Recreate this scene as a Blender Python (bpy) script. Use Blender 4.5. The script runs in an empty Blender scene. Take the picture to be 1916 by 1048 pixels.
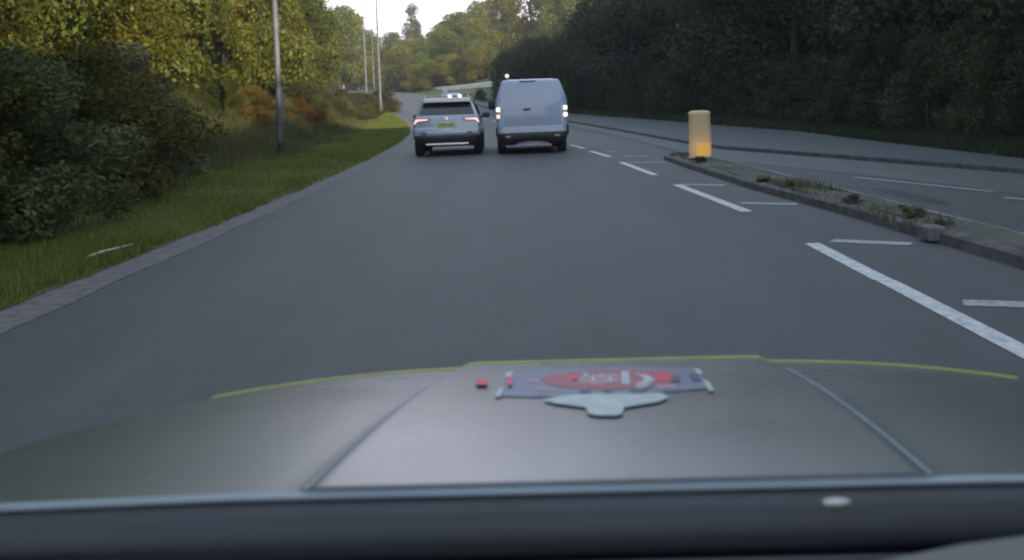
import bpy, bmesh, math, random
import numpy as np
from mathutils import Vector, Matrix

R = math.radians
scene = bpy.context.scene
C = scene.collection

# ------------------------------------------------------------------ camera
CAM = Vector((0.0, 0.0, 1.35))
F = 1700.0                      # focal length in photo pixels (photo 1916 wide)
PP = (1134.0, 248.0)            # optical centre in photo pixels (the still is a crop)
PITCH, ROLL = R(2.0), R(2.0)
YAW = math.atan((1134 - 958) / F)          # the car, and the camera in it, point slightly right of the road
fwd = Vector((math.sin(YAW) * math.cos(PITCH), math.cos(YAW) * math.cos(PITCH), -math.sin(PITCH)))
rt0 = Vector((math.cos(YAW), -math.sin(YAW), 0))
up0 = rt0.cross(fwd)
rt = rt0 * math.cos(ROLL) - up0 * math.sin(ROLL)
up = up0 * math.cos(ROLL) + rt0 * math.sin(ROLL)
cd = bpy.data.cameras.new('dash_camera')
cam = bpy.data.objects.new('dash_camera', cd)
C.objects.link(cam)
cam.matrix_world = Matrix(((rt.x, up.x, -fwd.x, CAM.x), (rt.y, up.y, -fwd.y, CAM.y),
                           (rt.z, up.z, -fwd.z, CAM.z), (0, 0, 0, 1)))
cd.sensor_width = 36
cd.lens = 36 * F / 1916
cd.shift_x = -(PP[0] - 958) / 1916
cd.shift_y = -(524 - PP[1]) / 1916
cd.clip_start = 0.05
cd.clip_end = 3000
cd.dof.use_dof = True
cd.dof.focus_distance = 16
cd.dof.aperture_fstop = 4.5
scene.camera = cam

# ------------------------------------------------------------------ sky, sun, exposure
SUN_EL, SUN_AZ = R(18), R(148)          # azimuth clockwise from +Y: low evening sun, right and behind
w = bpy.data.worlds.new("World")
scene.world = w
w.use_nodes = True
nt = w.node_tree
nt.nodes.clear()
out = nt.nodes.new('ShaderNodeOutputWorld')
bg = nt.nodes.new('ShaderNodeBackground')
sky = nt.nodes.new('ShaderNodeTexSky')
sky.sky_type = 'NISHITA'
sky.sun_disc = False
sky.sun_elevation = SUN_EL
sky.sun_rotation = SUN_AZ
sky.air_density = 1.0
sky.dust_density = 1.5
tc = nt.nodes.new('ShaderNodeTexCoord')
mp = nt.nodes.new('ShaderNodeMapping')
mp.inputs['Scale'].default_value = (1, 1, 3.5)
nz = nt.nodes.new('ShaderNodeTexNoise')
nz.inputs['Scale'].default_value = 1.6
nz.inputs['Detail'].default_value = 6
cr = nt.nodes.new('ShaderNodeMapRange')
cr.inputs['From Min'].default_value = 0.3
cr.inputs['From Max'].default_value = 0.7
cr.inputs['To Min'].default_value = 0.2
cr.inputs['To Max'].default_value = 0.6
mx = nt.nodes.new('ShaderNodeMix')
mx.data_type = 'RGBA'
mx.inputs[7].default_value = (13.0, 14.2, 17.5, 1)      # thin bright evening cloud
nt.links.new(tc.outputs['Generated'], mp.inputs[0])
nt.links.new(mp.outputs[0], nz.inputs['Vector'])
nt.links.new(nz.outputs['Fac'], cr.inputs[0])
nt.links.new(cr.outputs[0], mx.inputs[0])
nt.links.new(sky.outputs[0], mx.inputs[6])
sx = nt.nodes.new('ShaderNodeSeparateXYZ')
nt.links.new(tc.outputs['Generated'], sx.inputs[0])
lo = nt.nodes.new('ShaderNodeMapRange')
lo.inputs['From Min'].default_value = 0.03
lo.inputs['From Max'].default_value = 0.42
lo.interpolation_type = 'SMOOTHSTEP'
nt.links.new(sx.outputs['Z'], lo.inputs[0])
cc = nt.nodes.new('ShaderNodeMix')
cc.data_type = 'RGBA'
cc.inputs[6].default_value = (25.0, 21.0, 25.2, 1)     # pinkish evening cloud low down
cc.inputs[7].default_value = (11.6, 13.9, 16.0, 1)
nt.links.new(lo.outputs[0], cc.inputs[0])
nt.links.new(cc.outputs[2], mx.inputs[7])
nt.links.new(mx.outputs[2], bg.inputs[0])
bg.inputs[1].default_value = 0.11
nt.links.new(bg.outputs[0], out.inputs[0])

sd = bpy.data.lights.new('sun', 'SUN')
sd.energy = 4.2
sd.angle = R(0.5)
sd.color = (1.0, 0.86, 0.66)
so = bpy.data.objects.new('sun', sd)
C.objects.link(so)
sdir = Vector((math.sin(SUN_AZ) * math.cos(SUN_EL), math.cos(SUN_AZ) * math.cos(SUN_EL), math.sin(SUN_EL)))
so.rotation_euler = sdir.to_track_quat('Z', 'Y').to_euler()
so.location = (30, -20, 40)

scene.view_settings.view_transform = 'Standard'
scene.view_settings.look = 'None'
scene.view_settings.exposure = 0.6
scene.view_settings.gamma = 1.0
scene.view_settings.use_curve_mapping = False
scene.cycles.filter_width = 2.2
scene.cycles.max_bounces = 5
scene.cycles.transparent_max_bounces = 8

# ------------------------------------------------------------------ helpers
def ray(px, py):
    xc, yc = (px - PP[0]) / F, -(py - PP[1]) / F
    return (rt * xc + up * yc + fwd).normalized()

def at(px, py, Y):
    d = ray(px, py)
    return CAM + d * (Y / d.y)

def sm(a, b, t):
    t = np.clip((t - a) / (b - a), 0, 1)
    return t * t * (3 - 2 * t)

def shift(y):
    y = np.asarray(y, float)
    a = np.clip(y - 12, 0, 130)
    return -0.0013 * a * a - np.clip(y - 142, 0, None) * 0.338

def zprof(y):
    y = np.asarray(y, float)
    a = np.clip(y - 45, 0, 80)
    return 0.00044 * a * a + np.clip(y - 125, 0, 40) * 0.05

UK = ([-80, 10, 14.4, 17, 20, 24, 28, 60, 800], [10.4, 10.4, 9.9, 9.4, 8.7, 7.8, 6.9, 6.4, 6.4])   # outer kerb
UV = ([-80, 10, 19, 26, 36, 57, 90, 800], [10.9, 10.9, 10.9, 11.4, 12.4, 10.6, 8.6, 8.2])            # back of footpath

def H(x, y, verge=True):
    """ground height"""
    x = np.asarray(x, float); y = np.asarray(y, float)
    u = x - shift(y)
    z = zprof(y)
    low = 0.3 * (1 - sm(30, 60, y))
    z = z - low * sm(4.3, 5.6, u)
    uk = np.interp(y, *UK)
    uv = np.interp(y, *UV)
    z = z + 0.12 * (u > uk)
    z = z + 3.2 * sm(0, 14, u - uv) + 0.02 * np.clip(u - uv - 14, 0, 200)
    z = z + 0.03 * sm(0, .2, -3.62 - u) + 2.3 * sm(0, 6.5, -7.0 - u) + 0.03 * np.clip(-14 - u, 0, 200)
    return z

def G(px, py):
    """where a photo pixel meets the ground"""
    d = ray(px, py)
    s = 1.0
    for _ in range(4000):
        p = CAM + d * s
        if p.z <= float(H(p.x, p.y)):
            break
        s += 0.02 + s * 0.001
    return CAM + d * s

def grp(o, label=None, cat=None, group=None, kind=None):
    if label: o['label'] = label
    if cat: o['category'] = cat
    if group: o['group'] = group
    if kind: o['kind'] = kind
    return o

def empty(name, loc=(0, 0, 0), rz=0.0, label=None, cat=None, group=None):
    o = bpy.data.objects.new(name, None)
    o.empty_display_size = 0.2
    C.objects.link(o)
    o.location = loc
    o.rotation_euler = (0, 0, rz)
    return grp(o, label, cat, group)

def link(name, me, mat, parent=None, smooth=False):
    if mat and not me.materials:
        me.materials.append(mat)
    if smooth:
        me.polygons.foreach_set('use_smooth', [True] * len(me.polygons))
    o = bpy.data.objects.new(name, me)
    C.objects.link(o)
    if parent: o.parent = parent
    return o

def bmobj(name, bm, mat, parent=None, smooth=False, bevel=0, subsurf=0, recalc=True):
    if recalc:
        bmesh.ops.recalc_face_normals(bm, faces=bm.faces)
    me = bpy.data.meshes.new(name)
    bm.to_mesh(me); bm.free()
    o = link(name, me, mat, parent, smooth)
    if bevel:
        m = o.modifiers.new('bevel', 'BEVEL'); m.width = bevel; m.segments = 2; m.limit_method = 'ANGLE'
    if subsurf:
        m = o.modifiers.new('sub', 'SUBSURF'); m.levels = subsurf; m.render_levels = subsurf
    return o

def add_box(bm, c, s, rot=None):
    r = bmesh.ops.create_cube(bm, size=1)
    for v in r['verts']:
        v.co = Vector((v.co.x * s[0], v.co.y * s[1], v.co.z * s[2]))
        if rot: v.co = rot @ v.co
        v.co += Vector(c)
    return r['verts']

def add_tube(bm, pts, rad, n=10, cap=True):
    """tube along pts with radii"""
    pts = [Vector(p) for p in pts]
    rads = rad if isinstance(rad, (list, tuple)) else [rad] * len(pts)
    rings = []
    for i, p in enumerate(pts):
        d = (pts[min(i + 1, len(pts) - 1)] - pts[max(i - 1, 0)]).normalized()
        a = Vector((0, 0, 1)) if abs(d.z) < .9 else Vector((1, 0, 0))
        u = d.cross(a).normalized(); v = d.cross(u)
        rings.append([bm.verts.new(p + (u * math.cos(t) + v * math.sin(t)) * rads[i])
                      for t in [2 * math.pi * k / n for k in range(n)]])
    for a, b in zip(rings, rings[1:]):
        for k in range(n):
            bm.faces.new((a[k], a[(k + 1) % n], b[(k + 1) % n], b[k]))
    if cap:
        bm.faces.new(rings[0][::-1]); bm.faces.new(rings[-1])

def lathe(bm, prof, n=24, axis='Z', c=(0, 0, 0)):
    rings = []
    for r_, h in prof:
        ring = []
        for k in range(n):
            t = 2 * math.pi * k / n
            if axis == 'Z': p = (r_ * math.cos(t), r_ * math.sin(t), h)
            else: p = (h, r_ * math.cos(t), r_ * math.sin(t))
            ring.append(bm.verts.new(Vector(p) + Vector(c)))
        rings.append(ring)
    for a, b in zip(rings, rings[1:]):
        for k in range(n):
            bm.faces.new((a[k], a[(k + 1) % n], b[(k + 1) % n], b[k]))
    bm.faces.new(rings[0][::-1]); bm.faces.new(rings[-1])

# ------------------------------------------------------------------ materials
def mat(name, col, rough=0.6, metal=0.0, var=0.0, scale=5.0, bump=0.0, coat=0.0, emis=None, spec=0.5, col2=None, detail=5):
    m = bpy.data.materials.new(name)
    m.use_nodes = True
    n = m.node_tree; b = n.nodes['Principled BSDF']
    b.inputs['Base Color'].default_value = (*col, 1)
    b.inputs['Roughness'].default_value = rough
    b.inputs['Metallic'].default_value = metal
    b.inputs['Specular IOR Level'].default_value = spec
    b.inputs['Coat Weight'].default_value = coat
    b.inputs['Coat Roughness'].default_value = 0.05
    if emis:
        b.inputs['Emission Color'].default_value = (*emis[0], 1)
        b.inputs['Emission Strength'].default_value = emis[1]
    if var or bump or col2:
        t = n.nodes.new('ShaderNodeTexCoord')
        z = n.nodes.new('ShaderNodeTexNoise')
        z.inputs['Scale'].default_value = scale; z.inputs['Detail'].default_value = detail
        n.links.new(t.outputs['Object'], z.inputs['Vector'])
        c2 = col2 or tuple(min(1, c * (1 + var)) for c in col)
        c1 = col if col2 else tuple(c * (1 - var) for c in col)
        ramp = n.nodes.new('ShaderNodeValToRGB')
        ramp.color_ramp.elements[0].position = .32; ramp.color_ramp.elements[1].position = .68
        ramp.color_ramp.elements[0].color = (*c1, 1); ramp.color_ramp.elements[1].color = (*c2, 1)
        n.links.new(z.outputs['Fac'], ramp.inputs[0])
        n.links.new(ramp.outputs[0], b.inputs['Base Color'])
        if bump:
            bp = n.nodes.new('ShaderNodeBump'); bp.inputs['Strength'].default_value = bump
            z2 = n.nodes.new('ShaderNodeTexNoise'); z2.inputs['Scale'].default_value = scale * 6; z2.inputs['Detail'].default_value = 4
            n.links.new(t.outputs['Object'], z2.inputs['Vector'])
            n.links.new(z2.outputs['Fac'], bp.inputs['Height'])
            n.links.new(bp.outputs[0], b.inputs['Normal'])
    return m

def leafmat(name, cols, trans=0.3, rough=0.65, spec=0.2):
    m = bpy.data.materials.new(name)
    m.use_nodes = True
    n = m.node_tree; n.nodes.clear()
    o = n.nodes.new('ShaderNodeOutputMaterial')
    geo = n.nodes.new('ShaderNodeNewGeometry')
    oi = n.nodes.new('ShaderNodeObjectInfo')
    ramp = n.nodes.new('ShaderNodeValToRGB')
    e = ramp.color_ramp.elements
    while len(e) < len(cols): e.new(0.5)
    for i, c in enumerate(cols):
        e[i].position = i / (len(cols) - 1); e[i].color = (*c, 1)
    tcn = n.nodes.new('ShaderNodeTexCoord')
    nz = n.nodes.new('ShaderNodeTexNoise'); nz.inputs['Scale'].default_value = 0.55; nz.inputs['Detail'].default_value = 2
    n.links.new(tcn.outputs['Object'], nz.inputs['Vector'])
    mixf = n.nodes.new('ShaderNodeMath'); mixf.operation = 'MULTIPLY_ADD'
    mixf.inputs[1].default_value = 0.45
    n.links.new(geo.outputs['Random Per Island'], mixf.inputs[0])
    mr = n.nodes.new('ShaderNodeMapRange')
    mr.inputs['From Min'].default_value = .3; mr.inputs['From Max'].default_value = .7
    mr.inputs['To Min'].default_value = 0; mr.inputs['To Max'].default_value = .55
    n.links.new(nz.outputs['Fac'], mr.inputs[0])
    n.links.new(mr.outputs[0], mixf.inputs[2])
    n.links.new(mixf.outputs[0], ramp.inputs[0])
    hsv = n.nodes.new('ShaderNodeHueSaturation')
    m1 = n.nodes.new('ShaderNodeMapRange'); m1.inputs['To Min'].default_value = .475; m1.inputs['To Max'].default_value = .525
    m2 = n.nodes.new('ShaderNodeMapRange'); m2.inputs['To Min'].default_value = .75; m2.inputs['To Max'].default_value = 1.25
    mm = n.nodes.new('ShaderNodeMath'); mm.operation = 'MULTIPLY'; mm.inputs[1].default_value = 7.31
    mf = n.nodes.new('ShaderNodeMath'); mf.operation = 'FRACT'
    n.links.new(oi.outputs['Random'], m1.inputs[0]); n.links.new(oi.outputs['Random'], mm.inputs[0])
    n.links.new(mm.outputs[0], mf.inputs[0]); n.links.new(mf.outputs[0], m2.inputs[0])
    n.links.new(m1.outputs[0], hsv.inputs['Hue']); n.links.new(m2.outputs[0], hsv.inputs['Value'])
    n.links.new(ramp.outputs[0], hsv.inputs['Color'])
    b = n.nodes.new('ShaderNodeBsdfPrincipled'); b.inputs['Roughness'].default_value = rough
    b.inputs['Specular IOR Level'].default_value = spec
    t = n.nodes.new('ShaderNodeBsdfTranslucent')
    mix = n.nodes.new('ShaderNodeMixShader'); mix.inputs[0].default_value = trans
    n.links.new(hsv.outputs[0], b.inputs['Base Color']); n.links.new(hsv.outputs[0], t.inputs[0])
    n.links.new(b.outputs[0], mix.inputs[1]); n.links.new(t.outputs[0], mix.inputs[2])
    n.links.new(mix.outputs[0], o.inputs[0])
    return m

M = {}
def asphalt(name, c1, c2, extra=None):
    """road surface: fine aggregate, broad worn areas, along-road wheel tracks"""
    m = bpy.data.materials.new(name); m.use_nodes = True
    n = m.node_tree; b = n.nodes['Principled BSDF']
    g = n.nodes.new('ShaderNodeNewGeometry')
    def noise(s, d, scale=(1, 1, 1), rough=.6):
        mpp = n.nodes.new('ShaderNodeMapping'); mpp.inputs['Scale'].default_value = scale
        z = n.nodes.new('ShaderNodeTexNoise'); z.inputs['Scale'].default_value = s; z.inputs['Detail'].default_value = d
        z.inputs['Roughness'].default_value = rough
        n.links.new(g.outputs['Position'], mpp.inputs[0]); n.links.new(mpp.outputs[0], z.inputs['Vector'])
        return z.outputs['Fac']
    track = noise(1.1, 3, (1, .02, 1)); big = noise(.5, 4, (1, .22, 1)); fine = noise(45, 3); mid = noise(3.0, 6, (1, .5, 1))
    def math_(op, a, bb):
        q = n.nodes.new('ShaderNodeMath'); q.operation = op
        for i, v in enumerate((a, bb)):
            if isinstance(v, (int, float)): q.inputs[i].default_value = v
            else: n.links.new(v, q.inputs[i])
        return q.outputs[0]
    s = math_('ADD', math_('MULTIPLY', math_('ADD', math_('MULTIPLY', big, .45), math_('MULTIPLY', track, .55)), .55), math_('ADD', math_('MULTIPLY', mid, .25), math_('MULTIPLY', fine, .2)))
    mr = n.nodes.new('ShaderNodeMapRange'); mr.inputs['From Min'].default_value = .36; mr.inputs['From Max'].default_value = .64
    n.links.new(s, mr.inputs[0])
    mc = n.nodes.new('ShaderNodeMix'); mc.data_type = 'RGBA'
    mc.inputs[6].default_value = (*c1, 1); mc.inputs[7].default_value = (*c2, 1)
    n.links.new(mr.outputs[0], mc.inputs[0])
    n.links.new(mc.outputs[2], b.inputs['Base Color'])
    b.inputs['Roughness'].default_value = .72
    bp = n.nodes.new('ShaderNodeBump'); bp.inputs['Strength'].default_value = .35; bp.inputs['Distance'].default_value = .01
    n.links.new(fine, bp.inputs['Height']); n.links.new(bp.outputs[0], b.inputs['Normal'])
    return m

M['asphalt'] = asphalt('asphalt', (.036, .040, .046), (.064, .069, .077))
M['asphalt_old'] = asphalt('asphalt_old', (.038, .046, .052), (.058, .068, .074))
M['cycle'] = asphalt('worn_asphalt', (.060, .070, .075), (.088, .098, .103))
M['path'] = asphalt('path_asphalt', (.040, .052, .062), (.066, .078, .088))
M['paint'] = mat('road_paint', (.42, .44, .46), .6, var=.3, scale=14, detail=8)
M['paint_worn'] = mat('worn_road_paint', (.15, .16, .17), .7, scale=22, col2=(.36, .38, .40), detail=8)
M['kerb'] = mat('kerb_concrete', (.14, .14, .15), .8, var=.35, scale=7, bump=.3)
M['kerb_dark'] = mat('dark_kerb', (.06, .06, .065), .85, var=.4, scale=6, bump=.3)
M['channel'] = mat('road_edge_grit', (.075, .072, .078), .9, scale=9, col2=(.15, .145, .15), bump=.4)
M['soil'] = mat('soil', (.035, .04, .02), .95, scale=.6, col2=(.05, .075, .02), bump=.5)
M['grassground'] = mat('grass_ground', (.052, .072, .016), .95, scale=1.1, col2=(.095, .11, .03), bump=.6)
M['grass'] = leafmat('grass_blades', [(.072, .098, .018), (.122, .15, .030), (.18, .185, .06)], .35)
M['drygrass'] = leafmat('rough_grass', [(.085, .070, .034), (.085, .098, .034), (.19, .165, .085)], .3)
M['leaf_olive'] = leafmat('leaf_olive', [(.036, .05, .008), (.075, .092, .013), (.14, .148, .03), (.22, .21, .07)], .35)
M['leaf_yellow'] = leafmat('leaf_yellow', [(.07, .075, .008), (.14, .14, .016), (.24, .21, .04)], .35)
M['leaf_green'] = leafmat('leaf_green', [(.04, .06, .010), (.08, .108, .018), (.14, .165, .04)], .3)
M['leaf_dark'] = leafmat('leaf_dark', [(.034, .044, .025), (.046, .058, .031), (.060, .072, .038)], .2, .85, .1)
M['leaf_blue'] = leafmat('leaf_bluegreen', [(.045, .066, .026), (.085, .115, .045), (.15, .18, .085)], .3)
M['leaf_rust'] = leafmat('leaf_rust', [(.09, .06, .012), (.17, .09, .02), (.26, .12, .035)], .3)
M['leaf_brown'] = leafmat('leaf_brown', [(.045, .045, .020), (.085, .065, .035), (.13, .10, .055)], .3)
M['leaf_grey'] = leafmat('leaf_grey', [(.07, .085, .04), (.13, .14, .08), (.2, .2, .13)], .35)
M['weed'] = leafmat('weed_leaves', [(.05, .055, .035), (.085, .09, .055), (.14, .14, .09)], .25)
M['bark'] = mat('bark', (.05, .042, .032), .9, var=.5, scale=6, bump=.6)
M['steel'] = mat('galvanised_steel', (.13, .135, .155), .6, .2, var=.25, scale=3)
M['lampglass'] = mat('lamp_glass', (.5, .5, .48), .3)

# ------------------------------------------------------------------ mesh from arrays
def quads(name, V, nq, vpf=4):
    me = bpy.data.meshes.new(name)
    me.vertices.add(len(V)); me.vertices.foreach_set('co', V.astype(np.float32).ravel())
    me.loops.add(nq * vpf); me.loops.foreach_set('vertex_index', np.arange(nq * vpf, dtype=np.int32))
    me.polygons.add(nq)
    me.polygons.foreach_set('loop_start', np.arange(0, nq * vpf, vpf, dtype=np.int32))
    me.polygons.foreach_set('loop_total', np.full(nq, vpf, dtype=np.int32))
    me.update(calc_edges=True)
    return me

def leaf_mesh(name, P, N, size, rs, asp=.55):
    n = len(P)
    N = N / (np.linalg.norm(N, axis=1, keepdims=True) + 1e-9)
    A = rs.normal(size=(n, 3)); A -= (A * N).sum(1, keepdims=True) * N
    A /= np.linalg.norm(A, axis=1, keepdims=True) + 1e-9
    B = np.cross(N, A)
    s = size * (.45 + 1.2 * rs.uniform(0, 1, (n, 1)) ** 1.6)
    V = np.empty((n, 4, 3))
    V[:, 0] = P - A * s * .5
    V[:, 1] = P + B * s * .5 * asp - A * s * .05 + N * s * .1
    V[:, 2] = P + A * s * .55
    V[:, 3] = P - B * s * .5 * asp - A * s * .05 + N * s * .1
    return quads(name, V.reshape(-1, 3), n)

def crown_points(lobes, n, rs, shell=(.62, 1.06)):
    """points on the shells of many lobes (cx,cy,cz,rx,rz)"""
    L = np.array(lobes); wgt = L[:, 3] ** 2; wgt /= wgt.sum()
    idx = rs.choice(len(L), n, p=wgt)
    d = rs.normal(size=(n, 3)); d /= np.linalg.norm(d, axis=1, keepdims=True)
    # leaves gather in sprays
    r = rs.uniform(shell[0], shell[1], n) + .09 * np.sin(d[:, 0] * 9 + idx) + .09 * np.sin(d[:, 1] * 8 + idx * 2) + .07 * np.sin(d[:, 2] * 11)
    rad = np.stack([L[idx, 3], L[idx, 3], L[idx, 4]], 1)
    P = L[idx, :3] + d * rad * r[:, None]
    Nn = d * .8 + rs.normal(size=(n, 3)) * .7 + np.array([0, 0, .35])
    return P, Nn

def tree_proto(kind, seed):
    """returns (crown mesh, trunk mesh)"""
    rs = np.random.RandomState(seed); rd = random.Random(seed)
    lobes = []; bm = bmesh.new()
    fine = kind == 'finebroad'
    if fine: kind = 'broad'
    if kind == 'broad':
        Hh, Rr, z0, n, size = (12.0, 3.6, .9, 48000, .13) if fine else (12.0, 3.6, 1.6, 17000, .24)
        for i in range(34):
            t = rd.random(); z = z0 + (Hh - z0 - 1) * t
            env = Rr * (math.sin(math.pi * (.12 + .8 * t)) ** .7)
            a = rd.random() * 6.28; r_ = env * (.3 + .65 * rd.random())
            s = rd.uniform(.8, 1.6)
            lobes.append((r_ * math.cos(a), r_ * math.sin(a), z, s, s * rd.uniform(.6, .95)))
    elif kind == 'slim':
        Hh, Rr, z0, n, size = 13.0, 2.1, 1.2, 11000, .2
        for i in range(90 if seed == 9 else 38):
            t = rd.random(); z = z0 + (Hh - z0 - .6) * t
            env = Rr * (1 - .75 * t) * (.55 + .45 * math.sin(min(1, t * 5) * 1.57))
            a = rd.random() * 6.28; r_ = env * rd.random() ** .6
            s = rd.uniform(.4, .95) * (1 - .35 * t)
            lobes.append((r_ * math.cos(a), r_ * math.sin(a), z, s, s * rd.uniform(.9, 1.6)))
    elif kind == 'round':
        Hh, Rr, z0, n, size = 7.0, 3.0, .3, 12000, .2
        for i in range(26):
            t = rd.random(); z = z0 + .6 + (Hh - z0 - 1.6) * t
            env = Rr * math.sqrt(max(.05, 1 - (t * 1.02) ** 2.4))
            a = rd.random() * 6.28; r_ = env * (.35 + .6 * rd.random())
            s = rd.uniform(.7, 1.35)
            lobes.append((r_ * math.cos(a), r_ * math.sin(a), z, s, s * .85))
    elif kind == 'shrub':
        Hh, Rr, z0, n, size = 2.4, 1.2, .0, 24000, .055
        for i in range(22):
            t = rd.random(); z = .2 + 1.9 * t
            env = Rr * math.sqrt(max(.05, 1 - t ** 2.2))
            a = rd.random() * 6.28; r_ = env * (.3 + .7 * rd.random())
            s = rd.uniform(.22, .5)
            lobes.append((r_ * math.cos(a), r_ * math.sin(a), z, s, s * .9))
    elif kind == 'weed':
        Hh, Rr, z0, n, size = .5, .3, 0, 1100, .05
        for i in range(9):
            a = rd.random() * 6.28; r_ = rd.random() * .25
            s = rd.uniform(.07, .14)
            lobes.append((r_ * math.cos(a), r_ * math.sin(a), rd.uniform(.05, .35), s, s))
    P, Nn = crown_points(lobes, n, rs)
    if kind in ('broad', 'slim'):     # loose outer twigs of leaves
        k = n // 9
        P2, N2 = crown_points(lobes, k, rs, (1.0, 1.5))
        P = np.vstack([P, P2]); Nn = np.vstack([Nn, N2])
    k = P[:, 2] > .02; P = P[k]; Nn = Nn[k]
    crown = leaf_mesh(kind + '_crown', P, Nn, size, rs, .6)
    tr = {'broad': .2, 'slim': .12, 'round': .12, 'shrub': .03, 'weed': .008}[kind]
    add_tube(bm, [(0, 0, -.3), (.05 * Rr, 0, Hh * .3), (-.03 * Rr, .04 * Rr, Hh * .6), (0, 0, Hh * .88)], [tr, tr * .8, tr * .5, tr * .15], 8)
    for i in range(0 if kind == 'weed' else 9):
        l = lobes[rd.randrange(len(lobes))]
        zb = min(l[2] * .6, Hh * .6)
        add_tube(bm, [(0, 0, zb), (l[0] * .5, l[1] * .5, zb + (l[2] - zb) * .6), (l[0] * .95, l[1] * .95, l[2])], [tr * .45, tr * .28, tr * .1], 6)
    me = bpy.data.meshes.new(kind + '_trunk'); bm.to_mesh(me); bm.free()
    me.materials.append(M['bark'])
    me.polygons.foreach_set('use_smooth', [True] * len(me.polygons))
    return crown, me, Hh

PROTO = {}
def proto(kind, seed, matname):
    key = (kind, seed)
    if key not in PROTO: PROTO[key] = tree_proto(kind, seed)
    crown, trunk, Hh = PROTO[key]
    k2 = (kind, seed, matname)
    if k2 not in PROTO:
        c = crown.copy(); c.materials.clear(); c.materials.append(M[matname]); PROTO[k2] = c
    return PROTO[k2], trunk, Hh

rnd = random.Random(7)
def plant(name, kind, seed, matname, x, y, h, label, cat, group, wide=1.0, trunkname='trunk', crownname='crown', z=None, sink=0):
    c, t, Hh = proto(kind, seed, matname)
    s = h / Hh
    o = empty(name, (x, y, (float(H(x, y)) if z is None else z) - sink), rnd.random() * 6.28, label, cat, group)
    o.scale = (s * wide, s * wide, s)
    a = bpy.data.objects.new(crownname, c); C.objects.link(a); a.parent = o
    b = bpy.data.objects.new(trunkname, t); C.objects.link(b); b.parent = o
    return o

# ------------------------------------------------------------------ ground
def strip(name, ufn, ys, nu, mat_, dz, kind='structure', parent=None):
    """sheet draped over the ground between two lateral offsets ufn(y)->(ua,ub)"""
    V = []; Fc = []
    for j, y in enumerate(ys):
        ua, ub = ufn(y)
        for i in range(nu + 1):
            u = ua + (ub - ua) * i / nu
            x = u + float(shift(y))
            V.append((x, y, float(Hs(x, y)) + dz))
    for j in range(len(ys) - 1):
        for i in range(nu):
            a = j * (nu + 1) + i
            Fc.append((a, a + 1, a + nu + 2, a + nu + 1))
    me = bpy.data.meshes.new(name); me.from_pydata(V, [], Fc); me.update()
    o = link(name, me, mat_, parent, True)
    if kind: o['kind'] = kind
    return o

def Hs(x, y):
    """height of the road formation (no kerb step)"""
    u = x - float(shift(y))
    return float(zprof(y)) - .3 * (1 - float(sm(30, 60, y))) * float(sm(4.3, 5.6, u))

ys_near = list(np.concatenate([np.arange(-40, 60, 1.0), np.arange(60, 170, 2.0), np.arange(170, 420, 10.0)]))
# one ground sheet to the horizon, a touch below the road sheets
us = np.concatenate([[-900, -500, -250, -120, -80, -60, -45, -35, -28, -24, -20], np.arange(-18, -3.5, .5),
                     [-3.62, -3.2, 0, 3, 4.3, 4.7, 5.1, 5.6, 6.2], np.arange(6.4, 14, .4), np.arange(14, 30, 1.5), [34, 42, 55, 80, 120, 250, 500, 900]])
ysg = np.concatenate([[-600, -300, -150, -80], np.arange(-40, 60, 1.0), np.arange(60, 170, 2.5), np.arange(170, 420, 12), [500, 700, 1000, 1500]])
YY, UU = np.meshgrid(ysg, us, indexing='ij')
XX = UU + shift(np.clip(YY, -999, 420))
ZZ = H(XX, np.clip(YY, -999, 420))
rs0 = np.random.RandomState(3)
off = (UU < -7.8) | (UU > np.interp(YY, *UV) + .5)
ZZ = ZZ + off * rs0.normal(0, .05, ZZ.shape)
on = (UU > -7.7) & (UU < np.interp(YY, *UV) + .2)
ZZ = ZZ - on * .06
uk_ = np.interp(YY, *UK)
ZZ = ZZ - ((UU > uk_) & on) * .12
V = np.stack([XX, YY, ZZ], -1).reshape(-1, 3)
nu = len(us)
Fc = [(j * nu + i, j * nu + i + 1, (j + 1) * nu + i + 1, (j + 1) * nu + i) for j in range(len(ysg) - 1) for i in range(nu - 1)]
me = bpy.data.meshes.new('ground'); me.from_pydata(V.tolist(), [], Fc); me.update()
link('ground', me, M['soil'], None, True)['kind'] = 'structure'

strip('road', lambda y: (-3.3, float(np.interp(y, *UK))), ys_near, 32, M['asphalt'], 0.0)
strip('opposite_road', lambda y: (4.25 + (float(np.interp(y, *UK)) - 4.3) * float(sm(20, 60, y)), float(np.interp(y, *UK))), [y for y in ys_near if y < 59], 14, M['asphalt_old'], .004)
strip('cycle_lane', lambda y: (float(np.interp(y, *UK)) - (2.35 if y < 24 else max(.9, 2.35 - (y - 24) * .12)), float(np.interp(y, *UK)) - .02), [y for y in ys_near if y < 58], 8, M['cycle'], .009)
strip('footpath', lambda y: (float(np.interp(y, *UK)) + .13, float(np.interp(y, *UV))), [y for y in ys_near if y < 110], 8, M['path'], .115)
strip('road_edge', lambda y: (-3.75, -3.28 + .03 * math.sin(y * 2.1)), ys_near, 3, M['channel'], .004)
strip('grass_verge', lambda y: (-7.6, -3.66), ys_near, 14, M['grassground'], .010)

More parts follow.
